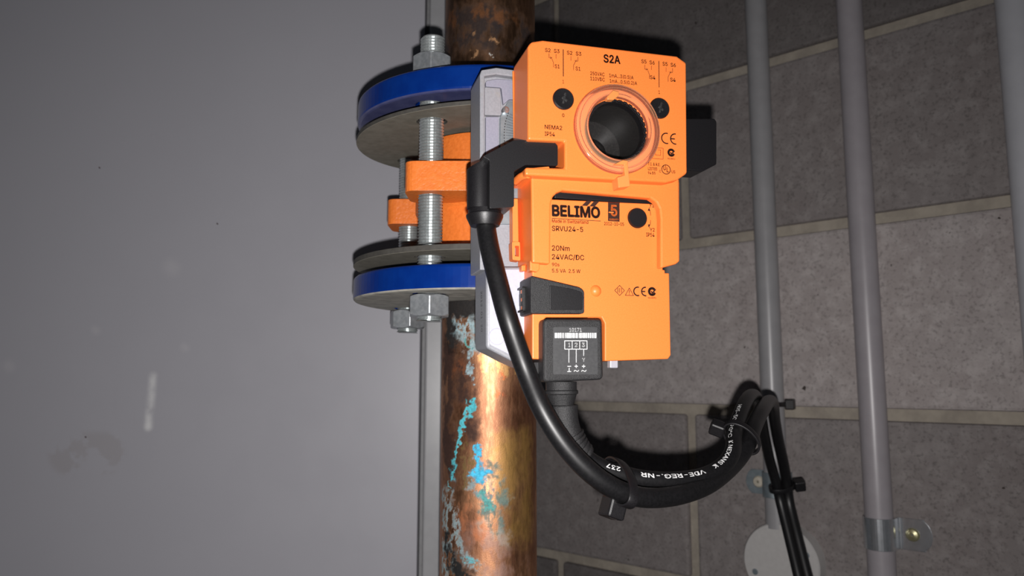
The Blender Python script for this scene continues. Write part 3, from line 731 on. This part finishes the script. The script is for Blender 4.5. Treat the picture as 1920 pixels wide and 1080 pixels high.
# bridge with two arms reaching down over the actuator
NBr = .0066
bridge_o = [(996, 326), (1250, 340), (1274, 334), (1275, 490), (1268, 495), (1239, 503), (1239, 410), (1237, 391), (1231, 379), (1220, 371.5), (1056, 357), (1045, 361), (1037, 369), (1033, 383), (1032, 495), (998, 492)]
br = ext('bridge_arms', LP(bridge_o, NBr), NBr, .0003, M['orange'], swt, b=.0012, seg=3)
ext('arm_flank', LP([(996, 328), (1010, 328), (1011, 489), (997, 491)], NBr-.001), NBr-.001, -.0255, M['orange'], br, b=.0012)
ext('arm_flank', LP([(1262, 340), (1274.5, 338), (1275, 489), (1263, 495)], NBr-.001), NBr-.001, -.0255, M['orange'], br, b=.0012)
ext('clip_ridge', rnd(LP([(985, 316), (1030, 312), (1031, 324), (985, 326)], NS-.001), .0008), NS-.001, -.004, M['orange'], swt, b=.0006)
tube('rounded_lip', spline([(L(966, 341, -.006)[0], .006, L(966, 341, -.006)[1]), (L(978, 331, .004)[0], -.004, L(978, 331, .004)[1]), (L(992, 327, .010)[0], -.010, L(992, 327, .010)[1])], 6), .0024, M['orange'], swt, seg=14)
# print on the case
NP = NS + .00012
S_ = lambda s, x0, y0, x1, cap, mat=None, bold=.0: put_text(s, x0, y0, x1, cap, NP, mat or M['ink'], case, bold)
def ln(pts, w_=.9, mat=None): stroke(pts, w_, NP, mat or M['ink'], case)
S_('S2A', 1131.7, 116.4, 1163.3, 14.2, bold=.03)
for s, x0, y0, x1 in (('S2', 1022, 97, 1032.4), ('S3', 1038.6, 98.6, 1049.2), ('S2', 1063, 102, 1073.2), ('S3', 1079.6, 103.6, 1090), ('S1', 1040.2, 127.4, 1049.5), ('S1', 1079.2, 131.7, 1088.6),
                      ('S5', 1202.6, 118.2, 1212.2), ('S6', 1217.9, 120.2, 1227.6), ('S5', 1242.4, 122.8, 1251.8), ('S6', 1257.6, 124.8, 1267.2), ('S4', 1218.8, 148, 1228.8), ('S4', 1256.8, 152.5, 1266.8)):
    S_(s, x0, y0, x1, 6.8, bold=.006)
def sw_left(x, y, x2, y2):      # contact resting on the left stub
    ln([(x, y), (x, y+8), (x+4, y+9)]); ln([(x+2, y+6), (x+5, y+9), (x+8.6, y+18), (x+8.6, y+26)]); ln([(x+2.5, y+10), (x+6, y+7.5)], .8); ln([(x2, y2), (x2, y2+8)], .9, M['ink_red'])
def sw_right(x, y, x2, y2):     # contact resting on the right stub
    ln([(x2, y2), (x2, y2+8), (x2-4, y2+8)]); ln([(x2-2.5, y2+5.5), (x2-4.5, y2+8.5), (x2-8.2, y2+16), (x2-8.2, y2+25)]); ln([(x2-6.5, y2+6.5), (x2-3, y2+9)], .8); ln([(x, y), (x, y+8)], .9, M['ink_red'])
sw_left(1029.3, 100, 1042.6, 101.6); sw_right(1070.6, 105.5, 1083.6, 106.5)
sw_left(1209.0, 121.6, 1221.4, 123.2); sw_right(1249, 126.5, 1261, 128)
ln([(1056, 93), (1056.2, 143)], 1.7); ln([(1235.3, 114.5), (1235.8, 163.5)], 1.5)
S_('1', 1054.8, 156.2, 1057.4, 6.4); S_('0', 1054, 219.2, 1058.4, 6.4); S_('1', 1234.8, 175.8, 1237.4, 6.2)
S_('250VAC', 1106.8, 140.6, 1133.6, 6.6); S_('1mA...3(0.5)A', 1142.2, 144.4, 1187.8, 6.4)
S_('110VDC', 1106.8, 150.2, 1134, 6.6); S_('1mA...0.5(0.2)A', 1143.2, 154.6, 1194.4, 6.4)
S_('NEMA2', 1021.4, 241.4, 1054, 7.6); S_('IP54', 1021.4, 254.4, 1040.2, 7.6)
ce_mark(1240.6, 1267.6, 248, 269.5, NP, M['ink'], case, 2.3)
ln([(1228, 277), (1243.4, 278), (1243.4, 298.4), (1223.5, 297)], .9, M['ink_red']); ln([(1233, 281), (1238.8, 281.4), (1238.8, 291.2), (1229, 290.6), (1229, 288)], .9, M['ink_red'])
c_tick(1258.6, 286.2, 7.6, NP, M['ink'], case)
S_('N13831', 1252, 298.6, 1266, 2.8)
S_('T.I. & R.E.', 1215, 310, 1238.2, 5.4); S_('LISTED', 1215, 318.6, 1232.4, 5.4); S_('94 D5', 1215.2, 326.4, 1229, 5.0, bold=.006)
uc = L(1248.9, 317.8, NP); stroke(arc(uc, 8.6*ms, 0, 2*PI, 28), 1.5*ms, NP, M['ink'], case, 'printed_mark', True)
S_('U', 1243.8, 318.6, 1248.6, 8.6, bold=.01); S_('L', 1250, 322.6, 1254.2, 8.6, bold=.01)
S_('C', 1236, 323.2, 1239.2, 4.4); S_('US', 1259.3, 324.6, 1266.2, 5.2)
# two slotted selector knobs
for (x, y) in ((1055.8, 186.2), (1236, 203.5)):
    c = L(x, y, NS); kb = lathe_n('selector_knob', [(0, NS+.0012), (17.5*ms, NS+.0016), (19.5*ms, NS+.001), (20.2*ms, NS-.001), (0, NS-.001)], c, M['black'], swt)
    bx_ = box('knob_arrow', (c[0], -(NS+.0019), c[1]), (.0016, .0012, .0072), M['black_grain'], kb, b=.0004, rot=Matrix.Rotation(math.radians(14), 3, 'Y'))
    box('knob_arrow', (c[0]+.0002, -(NS+.0019), c[1]-.0006), (.0042, .0011, .0018), M['black_grain'], kb, b=.0004, rot=Matrix.Rotation(math.radians(35), 3, 'Y'))
# socket behind the window: tube, floor disc, rounded hub, rim teeth
sk = lathe_n('window_socket', [(HR*.995, NS-.0005), (HR*.995, -.026), (0, -.026)], hc, M['dark_hole'], swt, 64)
lathe_n('socket_rim', [(HR*.99, NS+.0005), (HR*.90, NS+.0005), (HR*.90, NS-.005), (HR*.99, NS-.005)], hc, M['black'], swt, 64, closed=True)
hb = (hc[0]-.0035, hc[1]-.0050)
lathe_n('spindle_hub', [(0, -.012), (.0028, -.012), (.0032, -.0135), (.006, -.0142), (.0095, -.017), (.0110, -.021), (.0112, -.0255), (0, -.0255)], hb, M['dark_hole'], sk, 48)
for i in range(14):
    a = math.radians(-50 + i*11); p = (hc[0]+HR*.94*math.cos(a), hc[1]+HR*.94*math.sin(a))
    box('rim_tooth', (p[0], -(NS+.0010), p[1]), (.0013, .0022, .0024), M['black'], sk, b=.0002, rot=Matrix.Rotation(-a, 3, 'Y'))
# clear window ring with two tabs
rc = L(1156.5, 243, NS); R0 = 83.5*ms
rg = lathe_n('clear_ring', [(HR*.985, NS+.0003), (HR*.985, NS+.0030), (HR*1.03, NS+.0042), (HR*1.16, NS+.0044), (HR*1.25, NS+.0036), (R0*.955, NS+.0030), (R0*.985, NS+.0024), (R0, NS+.0010), (R0, NS+.0002)], rc, M['clear'], swt, 96, closed=True)
for rr, nn in ((R0*.965, NS+.0029), (HR*1.26, NS+.0036), (HR*1.06, NS+.0044)):
    lathe_n('ring_ridge', [(rr-.0004, nn-.0002), (rr-.0002, nn+.0004), (rr+.0002, nn+.0004), (rr+.0004, nn-.0002)], rc, M['clear'], rg, 96, closed=True)
k = NT('amber_translucent_plastic'); k.set((1., .36, .10), .18, 0.); k.b.inputs['Transmission Weight'].default_value = .25; M['amber'] = k.m
ext('ring_tab', LP([(1138.5, 181), (1150, 169), (1161, 172), (1161, 179), (1151, 187), (1139.5, 186.5)], NS+.0052), NS+.0052, NS+.001, M['amber'], rg, b=.0004)
ext('ring_tab', LP([(1169, 300), (1177, 301), (1182, 349), (1160, 352), (1158, 332), (1172, 328)], NS+.0050), NS+.0050, NS-.004, M['amber'], rg, b=.0005)
ext('ring_tab', LP([(1152, 308), (1168, 300), (1178, 301), (1176, 309)], NS+.0056), NS+.0056, NS+.002, M['amber'], rg, b=.0004)

# ------------------------------------------------------------------ cables
CR = .0051
def ac(px, py, Y):
    return at(px, py, Y*(.878 + .122*min(max((Y-.50)/.22, 0), 1)))
def along(path):
    s = [0.]
    for a, b2 in zip(path, path[1:]): s.append(s[-1] + (b2-a).length)
    return s
def cable_text(s_, path, px0, px1, size, rad, ang, mat, parent, flip=True):
    """print a word on a cable between the two picture columns px0..px1; it wraps round the jacket"""
    sl = along(path); fr = frames(path)
    def proj(p):
        d = p - CAM; return 960 + FPX*d.x/d.dot(FW), 540 - FPX*d.dot(UP)/d.dot(FW)
    def find(pt):
        best = min(range(len(path)), key=lambda i: (proj(path[i])[0]-pt[0])**2 + (proj(path[i])[1]-pt[1])**2); return sl[best]
    s0, s1 = find(px0), find(px1)
    V, F = text_mesh(s_, .012); xa = min(v[0] for v in V); xb = max(v[0] for v in V); out = []
    for x, y in V:
        s = s0 + (s1-s0)*(x-xa)/(xb-xa); i = max(j for j in range(len(sl)-1) if sl[j] <= s+1e-9)
        t = (s-sl[i])/(sl[i+1]-sl[i]); p = path[i].lerp(path[i+1], t); tt, e, f_ = fr[i]
        view = (CAM-p); view = (view - tt*view.dot(tt)).normalized(); side = view.cross(tt)
        sg = 1 if s1 > s0 else -1
        a = ang + sg*(y/CAPH-.5)*size/rad
        out.append(p + (view*math.cos(a) + side*math.sin(a))*(rad+.00012))
    return flat('printed_text', out, F, mat, parent)

# cable from the elbow plug on the switch
ca = empty('power_cable', 'black cable curving down from the elbow plug on the switch', 'cable', Matrix.Translation(LW(912, 424, -.006)), 'black actuator cables')
cai = ca.matrix_world.inverted()
def loc(path, Mi): return [Mi @ p for p in path]
pA = spline([LW(910, 405, -.007), LW(912, 430, -.006), LW(919, 470, -.001), LW(934, 530, .006), LW(953, 600, .012), ac(984, 690, .428), ac(1019, 772, .424), ac(1068, 846, .424), ac(1128, 902, .428), ac(1190, 930, .438), ac(1250, 932, .452),
             ac(1307, 918, .470), ac(1345, 897, .487), ac(1379, 866, .507), ac(1401, 834, .518), ac(1414, 798, .535), ac(1429, 769, .565), ac(1441, 753, .63), ac(1449, 757, .68), ac(1453, 790, .705), ac(1460, 830, .720), ac(1469, 870, .735), ac(1475, 905, .745), ac(1480, 945, .748), ac(1496, 1010, .735), ac(1515, 1085, .72), ac(1535, 1160, .71)], 10)
tube('cable_jacket', loc(pA, cai), CR, M['cable'], ca, 24)
# elbow plug
el = ext('elbow_plug', rnd(LP([(963.5, 262.5), (1037, 264), (1046, 273), (1046, 311), (986, 309), (964, 321), (964, 388), (918, 391), (918, 300), (905, 293)], .010), .0012, 3), .010, -.012, M['black'], None, b=.0009, seg=3)
el.matrix_world = AM; el.parent = ca; el.matrix_parent_inverse = cai
cA = L(899, 392, -.004); m4 = mpp(899, 392, -.004); zt = L(899, 303, -.004)[1]
def child_local(o): o.matrix_world = AM; o.parent = ca; o.matrix_parent_inverse = cai; return o
o = lathe('plug_barrel', [(0, 0), (23*m4, 0), (23*m4, zt-cA[1]-.004), (22*m4, zt-cA[1]-.002), (0, zt-cA[1]-.0018)], M['black'], None, Matrix.Translation((cA[0], .004, cA[1])), 40)
# slanted top of the barrel, rising towards the box
bmv = o.data.vertices
for v_ in bmv:
    if v_.co.z > cA[1]+.01: v_.co.z += (v_.co.x-cA[0])*.50 + .0005
child_local(o)
c2 = L(909, 424, -.005); z2 = L(909, 396, -.005)[1]-c2[1]
child_local(lathe('plug_collar', [(0, 0), (27*m4, 0), (34*m4, z2*.55), (34.5*m4, z2*.72), (31*m4, z2*.80), (30*m4, z2*1.1), (0, z2*1.1)], M['black'], None, Matrix.Translation((c2[0], .005, c2[1])), 48))
# cable from the lower plug with the wiring label
NPg = .0095
pg0 = LW(1075, 716, NPg-.010)
cb = empty('power_cable', 'black cable with white lettering leaving the square plug marked 10171', 'cable', Matrix.Translation(pg0), 'black actuator cables')
cbi = cb.matrix_world.inverted()
def child_b(o): o.matrix_world = AM; o.parent = cb; o.matrix_parent_inverse = cbi; return o
plug = child_b(ext('plug_housing', rnd(LP([(1019, 597), (1130, 597.5), (1132, 712), (1019, 717)], NPg), .0032, 5), NPg, -.024, M['black_grain'], None, b=.0018, seg=3))
child_b(ext('plug_shoulder', rnd(LP([(1000, 679), (1024, 679), (1024, 716), (1006, 714)], NPg-.010), .001, 3), NPg-.010, -.022, M['black'], None, b=.0008))
NQ = NPg + .0002
lab = child_b(ext('wiring_label', rnd(LP([(1037, 613), (1120, 613), (1121, 702), (1037, 702)], NQ), .0012, 4), NQ, NPg-.0003, M['label'], None))
NQ2 = NQ + .00012
WI_ = M['ink_white']
put_text('10171', 1067.6, 622, 1090.8, 6.8, NQ2, WI_, lab, .004)
random.seed(4); x = 1040.2; bars = []
pat = [4.5, 1, 3, 1, 3.2, 1.6, 2.6, 2, 1, 1, 1, .7, 8, .9, 1.2, .8, 3.4, .9, 1, 1, 3.4, 2.0, 1, .9, 3.2, .8, 1, .8, 3.4, .6, 1.2, .8, 2, 1.2, 2.6, 1.2, 2.8, 1.4, 2.6, 1.2, 4.2]
tot = sum(pat); kx = 78.0/tot
for i, p_ in enumerate(pat):
    if i % 2 == 0: bars.append(LP([(x, 624.2), (x+p_*kx, 624.2), (x+p_*kx, 633.8), (x, 633.8)], NQ2))
    x += p_*kx
patch(bars, NQ2, WI_, lab, 'barcode')
stroke([(1058.8, 639), (1100.6, 639), (1100.8, 654.6), (1058.8, 654.6)], 1.1, NQ2, WI_, lab, 'printed_line', closed=True)
for xx in (1072.8, 1087): stroke([(xx, 639), (xx, 654.6)], 1.0, NQ2, WI_, lab)
for s, xx in (('1', 1066), ('2', 1077.6), ('3', 1091.2)): put_text(s, xx, 650.4, xx+(3.2 if s == '1' else 5.4), 7.6, NQ2, WI_, lab, .012)
for xx, ye in ((1066.6, 679.6), (1080.4, 679.6), (1094.4, 667)): stroke([(xx, 655), (xx, ye)], 1.0, NQ2, WI_, lab)
put_text('Y', 1091.8, 678, 1097.2, 6.6, NQ2, WI_, lab, .008)
stroke([(1064.4, 686.8), (1070.4, 686.8)], 1.1, NQ2, WI_, lab); stroke([(1064, 696.6), (1070.6, 696.6)], 1.1, NQ2, WI_, lab); stroke([(1067.2, 690), (1067.2, 696)], 1.1, NQ2, WI_, lab)
for xx in (1080.4, 1094.4):
    stroke([(xx-2.8, 686.8), (xx+2.8, 686.8)], 1.1, NQ2, WI_, lab); stroke([(xx, 684), (xx, 689.6)], 1.1, NQ2, WI_, lab)
    stroke([(xx-4, 696.4), (xx-2.6, 694.4), (xx-.9, 694.6), (xx+1.4, 696.4), (xx+3, 696.4), (xx+4.6, 694.2)], 1.0, NQ2, WI_, lab)
# neck, collar, strain relief
nc = -.004; c3 = L(1053, 759, nc); m5 = mpp(1053, 740, nc); H = lambda y: L(1053, y, nc)[1]-c3[1]
child_b(lathe('plug_collar', [(0, H(770)), (23*m5, H(759)), (29*m5, H(740)), (32*m5, H(738)), (32*m5, H(733)), (29.5*m5, H(731)), (29.5*m5, H(716)), (0, H(714))], M['black_grain'], None, Matrix.Translation((c3[0], -nc, c3[1])), 40))
pB = spline([LW(1055, 752, nc), LW(1058, 790, nc), LW(1069, 822, nc), ac(1088, 850, .452), ac(1122, 874, .455), ac(1160, 888, .458), ac(1210, 899, .462), ac(1262, 901, .468), ac(1315, 894, .478), ac(1355, 874, .490), ac(1374, 846, .502), ac(1378, 810, .520), ac(1392, 768, .545), ac(1404, 745, .575), ac(1415, 742, .62), ac(1423, 758, .67), ac(1428, 785, .70), ac(1433, 815, .715), ac(1443, 862, .732), ac(1455, 905, .742), ac(1463, 940, .746), ac(1479, 1005, .735), ac(1497, 1080, .72), ac(1515, 1160, .71)], 10)
tube('cable_jacket', loc(pB, cbi), CR*.93, M['cable'], cb, 24)
relief = pB[2:34]
tube('strain_relief', loc(relief, cbi), lambda t: .0078-.0012*t, M['black_grain'], cb, 24)
fr = frames(pB)
for i in range(19, 34, 3):                  # ribs of the strain relief
    t, e, f_ = fr[i]; Mx = Matrix((( *e, 0), (*f_, 0), (*t, 0), (0, 0, 0, 1))).transposed(); Mx.translation = pB[i]
    lathe('relief_rib', [(.0068, -.0007), (.0082-.00007*(i-19), -.0006), (.0082-.00007*(i-19), .0006), (.0068, .0007)], M['black_grain'], cb, cbi @ Mx, 24, closed=True)
for s_, a0, a1 in (('237', (1157, 888), (1128, 876)), ('VDE-REG.-NR', (1313, 895), (1194, 897)), ('K NEXANS K', (1375, 838), (1333, 888)), ('+90°C', (1375, 800), (1374, 832)), ('H05-500', (1390, 770), (1379, 805))):
    cable_text(s_, pB, a0, a1, .0023, CR*.93, math.radians(30), WI_, cb)
for o in [x for x in cb.children if x.name.startswith('printed_text')]: o.matrix_parent_inverse = cbi

# ------------------------------------------------------------------ cable ties
def tie(label, c, t, view_up, a, b2, width, head_dir, head=(.011, .009, .010), tail=.0):
    """strap round the cables: centre c, cable direction t, half axes a (along view_up) and b2"""
    t = t.normalized(); e = (view_up - t*view_up.dot(t)).normalized(); f_ = t.cross(e)
    root = empty('cable_tie', label, 'cable tie', Matrix.Translation(c), 'black cable ties')
    bm = bmesh.new(); n = 40; th = .0013; R4 = []
    for i in range(n):
        an = 2*PI*i/n; d = e*math.cos(an)*a + f_*math.sin(an)*b2; o_ = (e*math.cos(an)*b2 + f_*math.sin(an)*a).normalized()
        R4.append([bm.verts.new(d - t*width/2), bm.verts.new(d + t*width/2), bm.verts.new(d + o_*th + t*width/2), bm.verts.new(d + o_*th - t*width/2)])
    for i in range(n):
        p, q = R4[i], R4[(i+1) % n]
        for k_ in range(4): bm.faces.new((p[k_], p[(k_+1) % 4], q[(k_+1) % 4], q[k_]))
    o = link('strap', mesh_bm('strap', bm), M['black'], root, smooth=True); bev(o, .0003, 2, 50)
    hd = (head_dir - t*head_dir.dot(t)).normalized(); ca_ = hd.dot(e); sa_ = hd.dot(f_)
    rad = 1/math.sqrt((ca_/a)**2 + (sa_/b2)**2); s_ = t.cross(hd)
    Rm = Matrix((s_, t, hd)).transposed()
    hb_ = box('head', hd*(rad + head[2]/2), head, M['black'], root, b=.0012, rot=Rm)
    box('slot', hd*(rad+head[2]+.00005), (head[0]*.5, head[1]*.45, .0004), M['ink_black'], hb_, rot=Rm)
    if tail: box('tail', hd*(rad+head[2]*.5) + s_*(head[0]*.5+tail*.4), (tail, width*.85, .0013), M['black'], root, rot=Rm, b=.0002)
    return root
iA = min(range(len(pA)), key=lambda i: (pA[i]-ac(1150, 916, .432)).length); iB = min(range(len(pB)), key=lambda i: (pB[i]-ac(1168, 890, .458)).length)
mid = (pA[iA]+pB[iB])/2; axis = (pA[iA]-pB[iB]); hl = axis.length/2 + .0066
tdir = (pA[iA+2]-pA[iA-2]).normalized() + (pB[iB+2]-pB[iB-2]).normalized()
tie('black cable tie with square head hanging from the lowest bend of both cables', mid, tdir, axis, hl, .0072, .0052, Vector((-.35, -.25, -1)), (.012, .0095, .0105))
def near_px(path, x, y):
    def q(p): d = p-CAM; return (960 + FPX*d.x/d.dot(FW) - x)**2 + (540 - FPX*d.dot(UP)/d.dot(FW) - y)**2
    return min(range(len(path)), key=lambda i: q(path[i]))
iA = near_px(pA[:180], 1402, 832); iB = near_px(pB[:140], 1377, 808)
mid = (pA[iA]+pB[iB])/2; axis = (pA[iA]-pB[iB])
tie('black cable tie round both cables with its head pointing left', mid, (pA[iA+2]-pA[iA-2]).normalized()+(pB[iB+2]-pB[iB-2]).normalized(), axis, axis.length/2+.0064, .0072, .0050, Vector((-1, -.15, .1)), (.008, .008, .009))

# ------------------------------------------------------------------ conduits, saddles and round box on the block wall
def conduit(label, px, py, r, off, mat, zb=0., zt=2.5):
    p = wall_at(px, py, off); wp = WM @ Vector((p.x, p.y, 0))
    o = lathe('conduit_pipe', [(0, zb), (r, zb), (r, zt), (0, zt)], mat, None, None, 40)
    o.location = (wp.x, wp.y, 0); tag(o, label, 'conduit', 'grey plastic conduits on the block wall'); return p, o
zbox = wall_at(1462, 985, .02).z
p1, c1 = conduit('grey plastic conduit nearest the actuator, ending at the round box', 1437, 480, .0122, .0135, M['conduit'], zb=zbox-.004)
p2, c2_ = conduit('middle grey plastic conduit held by a shiny metal saddle', 1619.5, 480, .0129, .0140, M['conduit_lilac'])
p3, c3_ = conduit('rightmost grey plastic conduit cut off by the picture edge', 1929, 300, .0160, .0170, M['conduit_pale'])
def saddle(label, p, r, off, pxy, mat, side, screw_mat, hgt, tabl):
    """one-lobed pipe saddle: band over the conduit and a tab with a screw"""
    z = wall_at(pxy[0], pxy[1], off).z
    root = empty('pipe_saddle', label, 'pipe clamp', WM @ Matrix.Translation((p.x, p.y, z)))
    th = .0014; prof = []
    n = 20
    outer = []
    pts = [(side*-1*(r+th/2), off)]
    pts = []
    for i in range(n+1):
        a = PI + PI*i/n           # round the front of the pipe
        pts.append((math.cos(a)*(r+.0004)*1., math.sin(a)*(r+.0004)))
    if side < 0: pts = [(-x, y) for x, y in pts]
    pts = [(pts[0][0], off-.003)] + pts
    ex = pts[-1][0]; pts += [(ex, off-.005), (ex+side*.002, off-.0022), (ex+side*tabl, off-.0022)]
    bm = bmesh.new(); lo_ = []
    for i, (x, y) in enumerate(pts):
        pr = Vector(pts[max(i-1, 0)]); nx = Vector(pts[min(i+1, len(pts)-1)]); d = (nx-pr).normalized(); q = Vector((d.y, -d.x))
        if side < 0: q = -q
        lo_.append((bm.verts.new((x, y, -hgt/2)), bm.verts.new((x, y, hgt/2)), bm.verts.new((x+q.x*th, y+q.y*th, hgt/2)), bm.verts.new((x+q.x*th, y+q.y*th, -hgt/2))))
    for a, b3 in zip(lo_, lo_[1:]):
        for k_ in range(4): bm.faces.new((a[k_], a[(k_+1) % 4], b3[(k_+1) % 4], b3[k_]))
    bm.faces.new(lo_[0]); bm.faces.new(lo_[-1])
    o = link('saddle_band', mesh_bm('saddle_band', bm), mat, root); bev(o, .0005, 2, 50)
    xs = ex + side*(tabl*.55)
    # rounded tab end
    bm = bmesh.new(); R_ = hgt/2
    poly = [(ex+side*tabl*.8 + side*R_*.75*math.cos(a), R_*math.sin(a)) for a in [(-PI/2 + PI*i/12) for i in range(13)]] + [(ex+side*.004, R_), (ex+side*.004, -R_)]
    f1 = [bm.verts.new((x, off-.0040, z_)) for x, z_ in poly]; bm.faces.new(f1)
    g = bmesh.ops.extrude_face_region(bm, geom=bm.faces[:]); bmesh.ops.translate(bm, verts=[v for v in g['geom'] if isinstance(v, bmesh.types.BMVert)], vec=(0, .0018, 0))
    o = link('tab', mesh_bm('tab', bm), mat, root); bev(o, .0004, 2, 50)
    scw = lathe('screw', [(0, .0022), (.0018, .0022), (.0022, .0030), (.0050, .0024), (.0062, .0010), (.0064, 0), (0, 0)], screw_mat, root, Matrix.Translation((xs, off-.0040, 0)) @ Matrix.Rotation(PI/2, 4, 'X'), 28)
    lathe('screw_recess', [(0, .0026), (.0014, .0025), (.0016, .0016), (0, .0016)], M['rubber'], scw, Matrix.Translation((xs, off-.0040, 0)) @ Matrix.Rotation(PI/2, 4, 'X'), 6)
    return root
saddle('shiny plated metal saddle clamping the middle conduit, screwed at its right', p2, .0129, .0140, (1660, 1000), M['chrome'], 1, M['brass'], .030, .024)
saddle('dull galvanised saddle on the conduit nearest the actuator, screw at its left', p1, .0122, .0135, (1450, 908), M['galv'], -1, M['washer'], .026, .020)
# round junction box
pj = wall_at(1463, 1057, .024); RJ = .0405
jb = empty('junction_box', 'round off-white junction box behind the hanging black cables', 'junction box', WM @ Matrix.Translation((pj.x, 0, pj.z)))
MJ = Matrix.Rotation(PI/2, 4, 'X')
lathe('box_body', [(0, .0005), (RJ*.97, .0005), (RJ*.97, .020), (0, .020)], M['box_white'], jb, MJ, 64)
lathe('box_lid', [(RJ, .0195), (RJ, .0225), (RJ*.97, .0242), (0, .0244), (0, .0195)], M['box_white'], jb, MJ, 64)
for sx_ in (-1, 1):
    ps = wall_at(1416, 1072, .024); dx = (ps.x-pj.x)*(1 if sx_ < 0 else -1); dzz = (ps.z-pj.z)*(1 if sx_ < 0 else -1)
    lathe('lid_screw', [(0, .0252), (.0028, .0252), (.0034, .0240), (0, .0238)], M['galv'], jb, Matrix.Translation((dx, 0, dzz)) @ MJ, 20)
# ties holding the cables to the conduit
cx1 = WM @ Vector((p1.x, p1.y, 0))
t3 = at(1462, 755, .70); cen = Vector((cx1.x-.004, cx1.y-.02, t3.z))
tie('black cable tie high on the left conduit where the cables turn down', Vector((cx1.x, cx1.y, at(1455, 757, cx1.y).z)) + Vector((-.006, -.012, 0)), Vector((0, 0, 1)), Vector((-.35, -1, 0)), .026, .0150, .0045, Vector((.9, -.55, 0)), (.012, .011, .009))
i4 = min(range(len(pA)), key=lambda i: (pA[i]-ac(1474, 915, .745)).length); j4 = min(range(len(pB)), key=lambda i: (pB[i]-ac(1458, 917, .742)).length)
mid = (pA[i4]+pB[j4])/2; axis = pA[i4]-pB[j4]
tie('black cable tie low on the hanging cables above the round box', mid, (pA[i4+2]-pA[i4-2]), axis, axis.length/2+.0068, .0074, .0045, Vector((1, -.05, 0)), (.010, .010, .010))
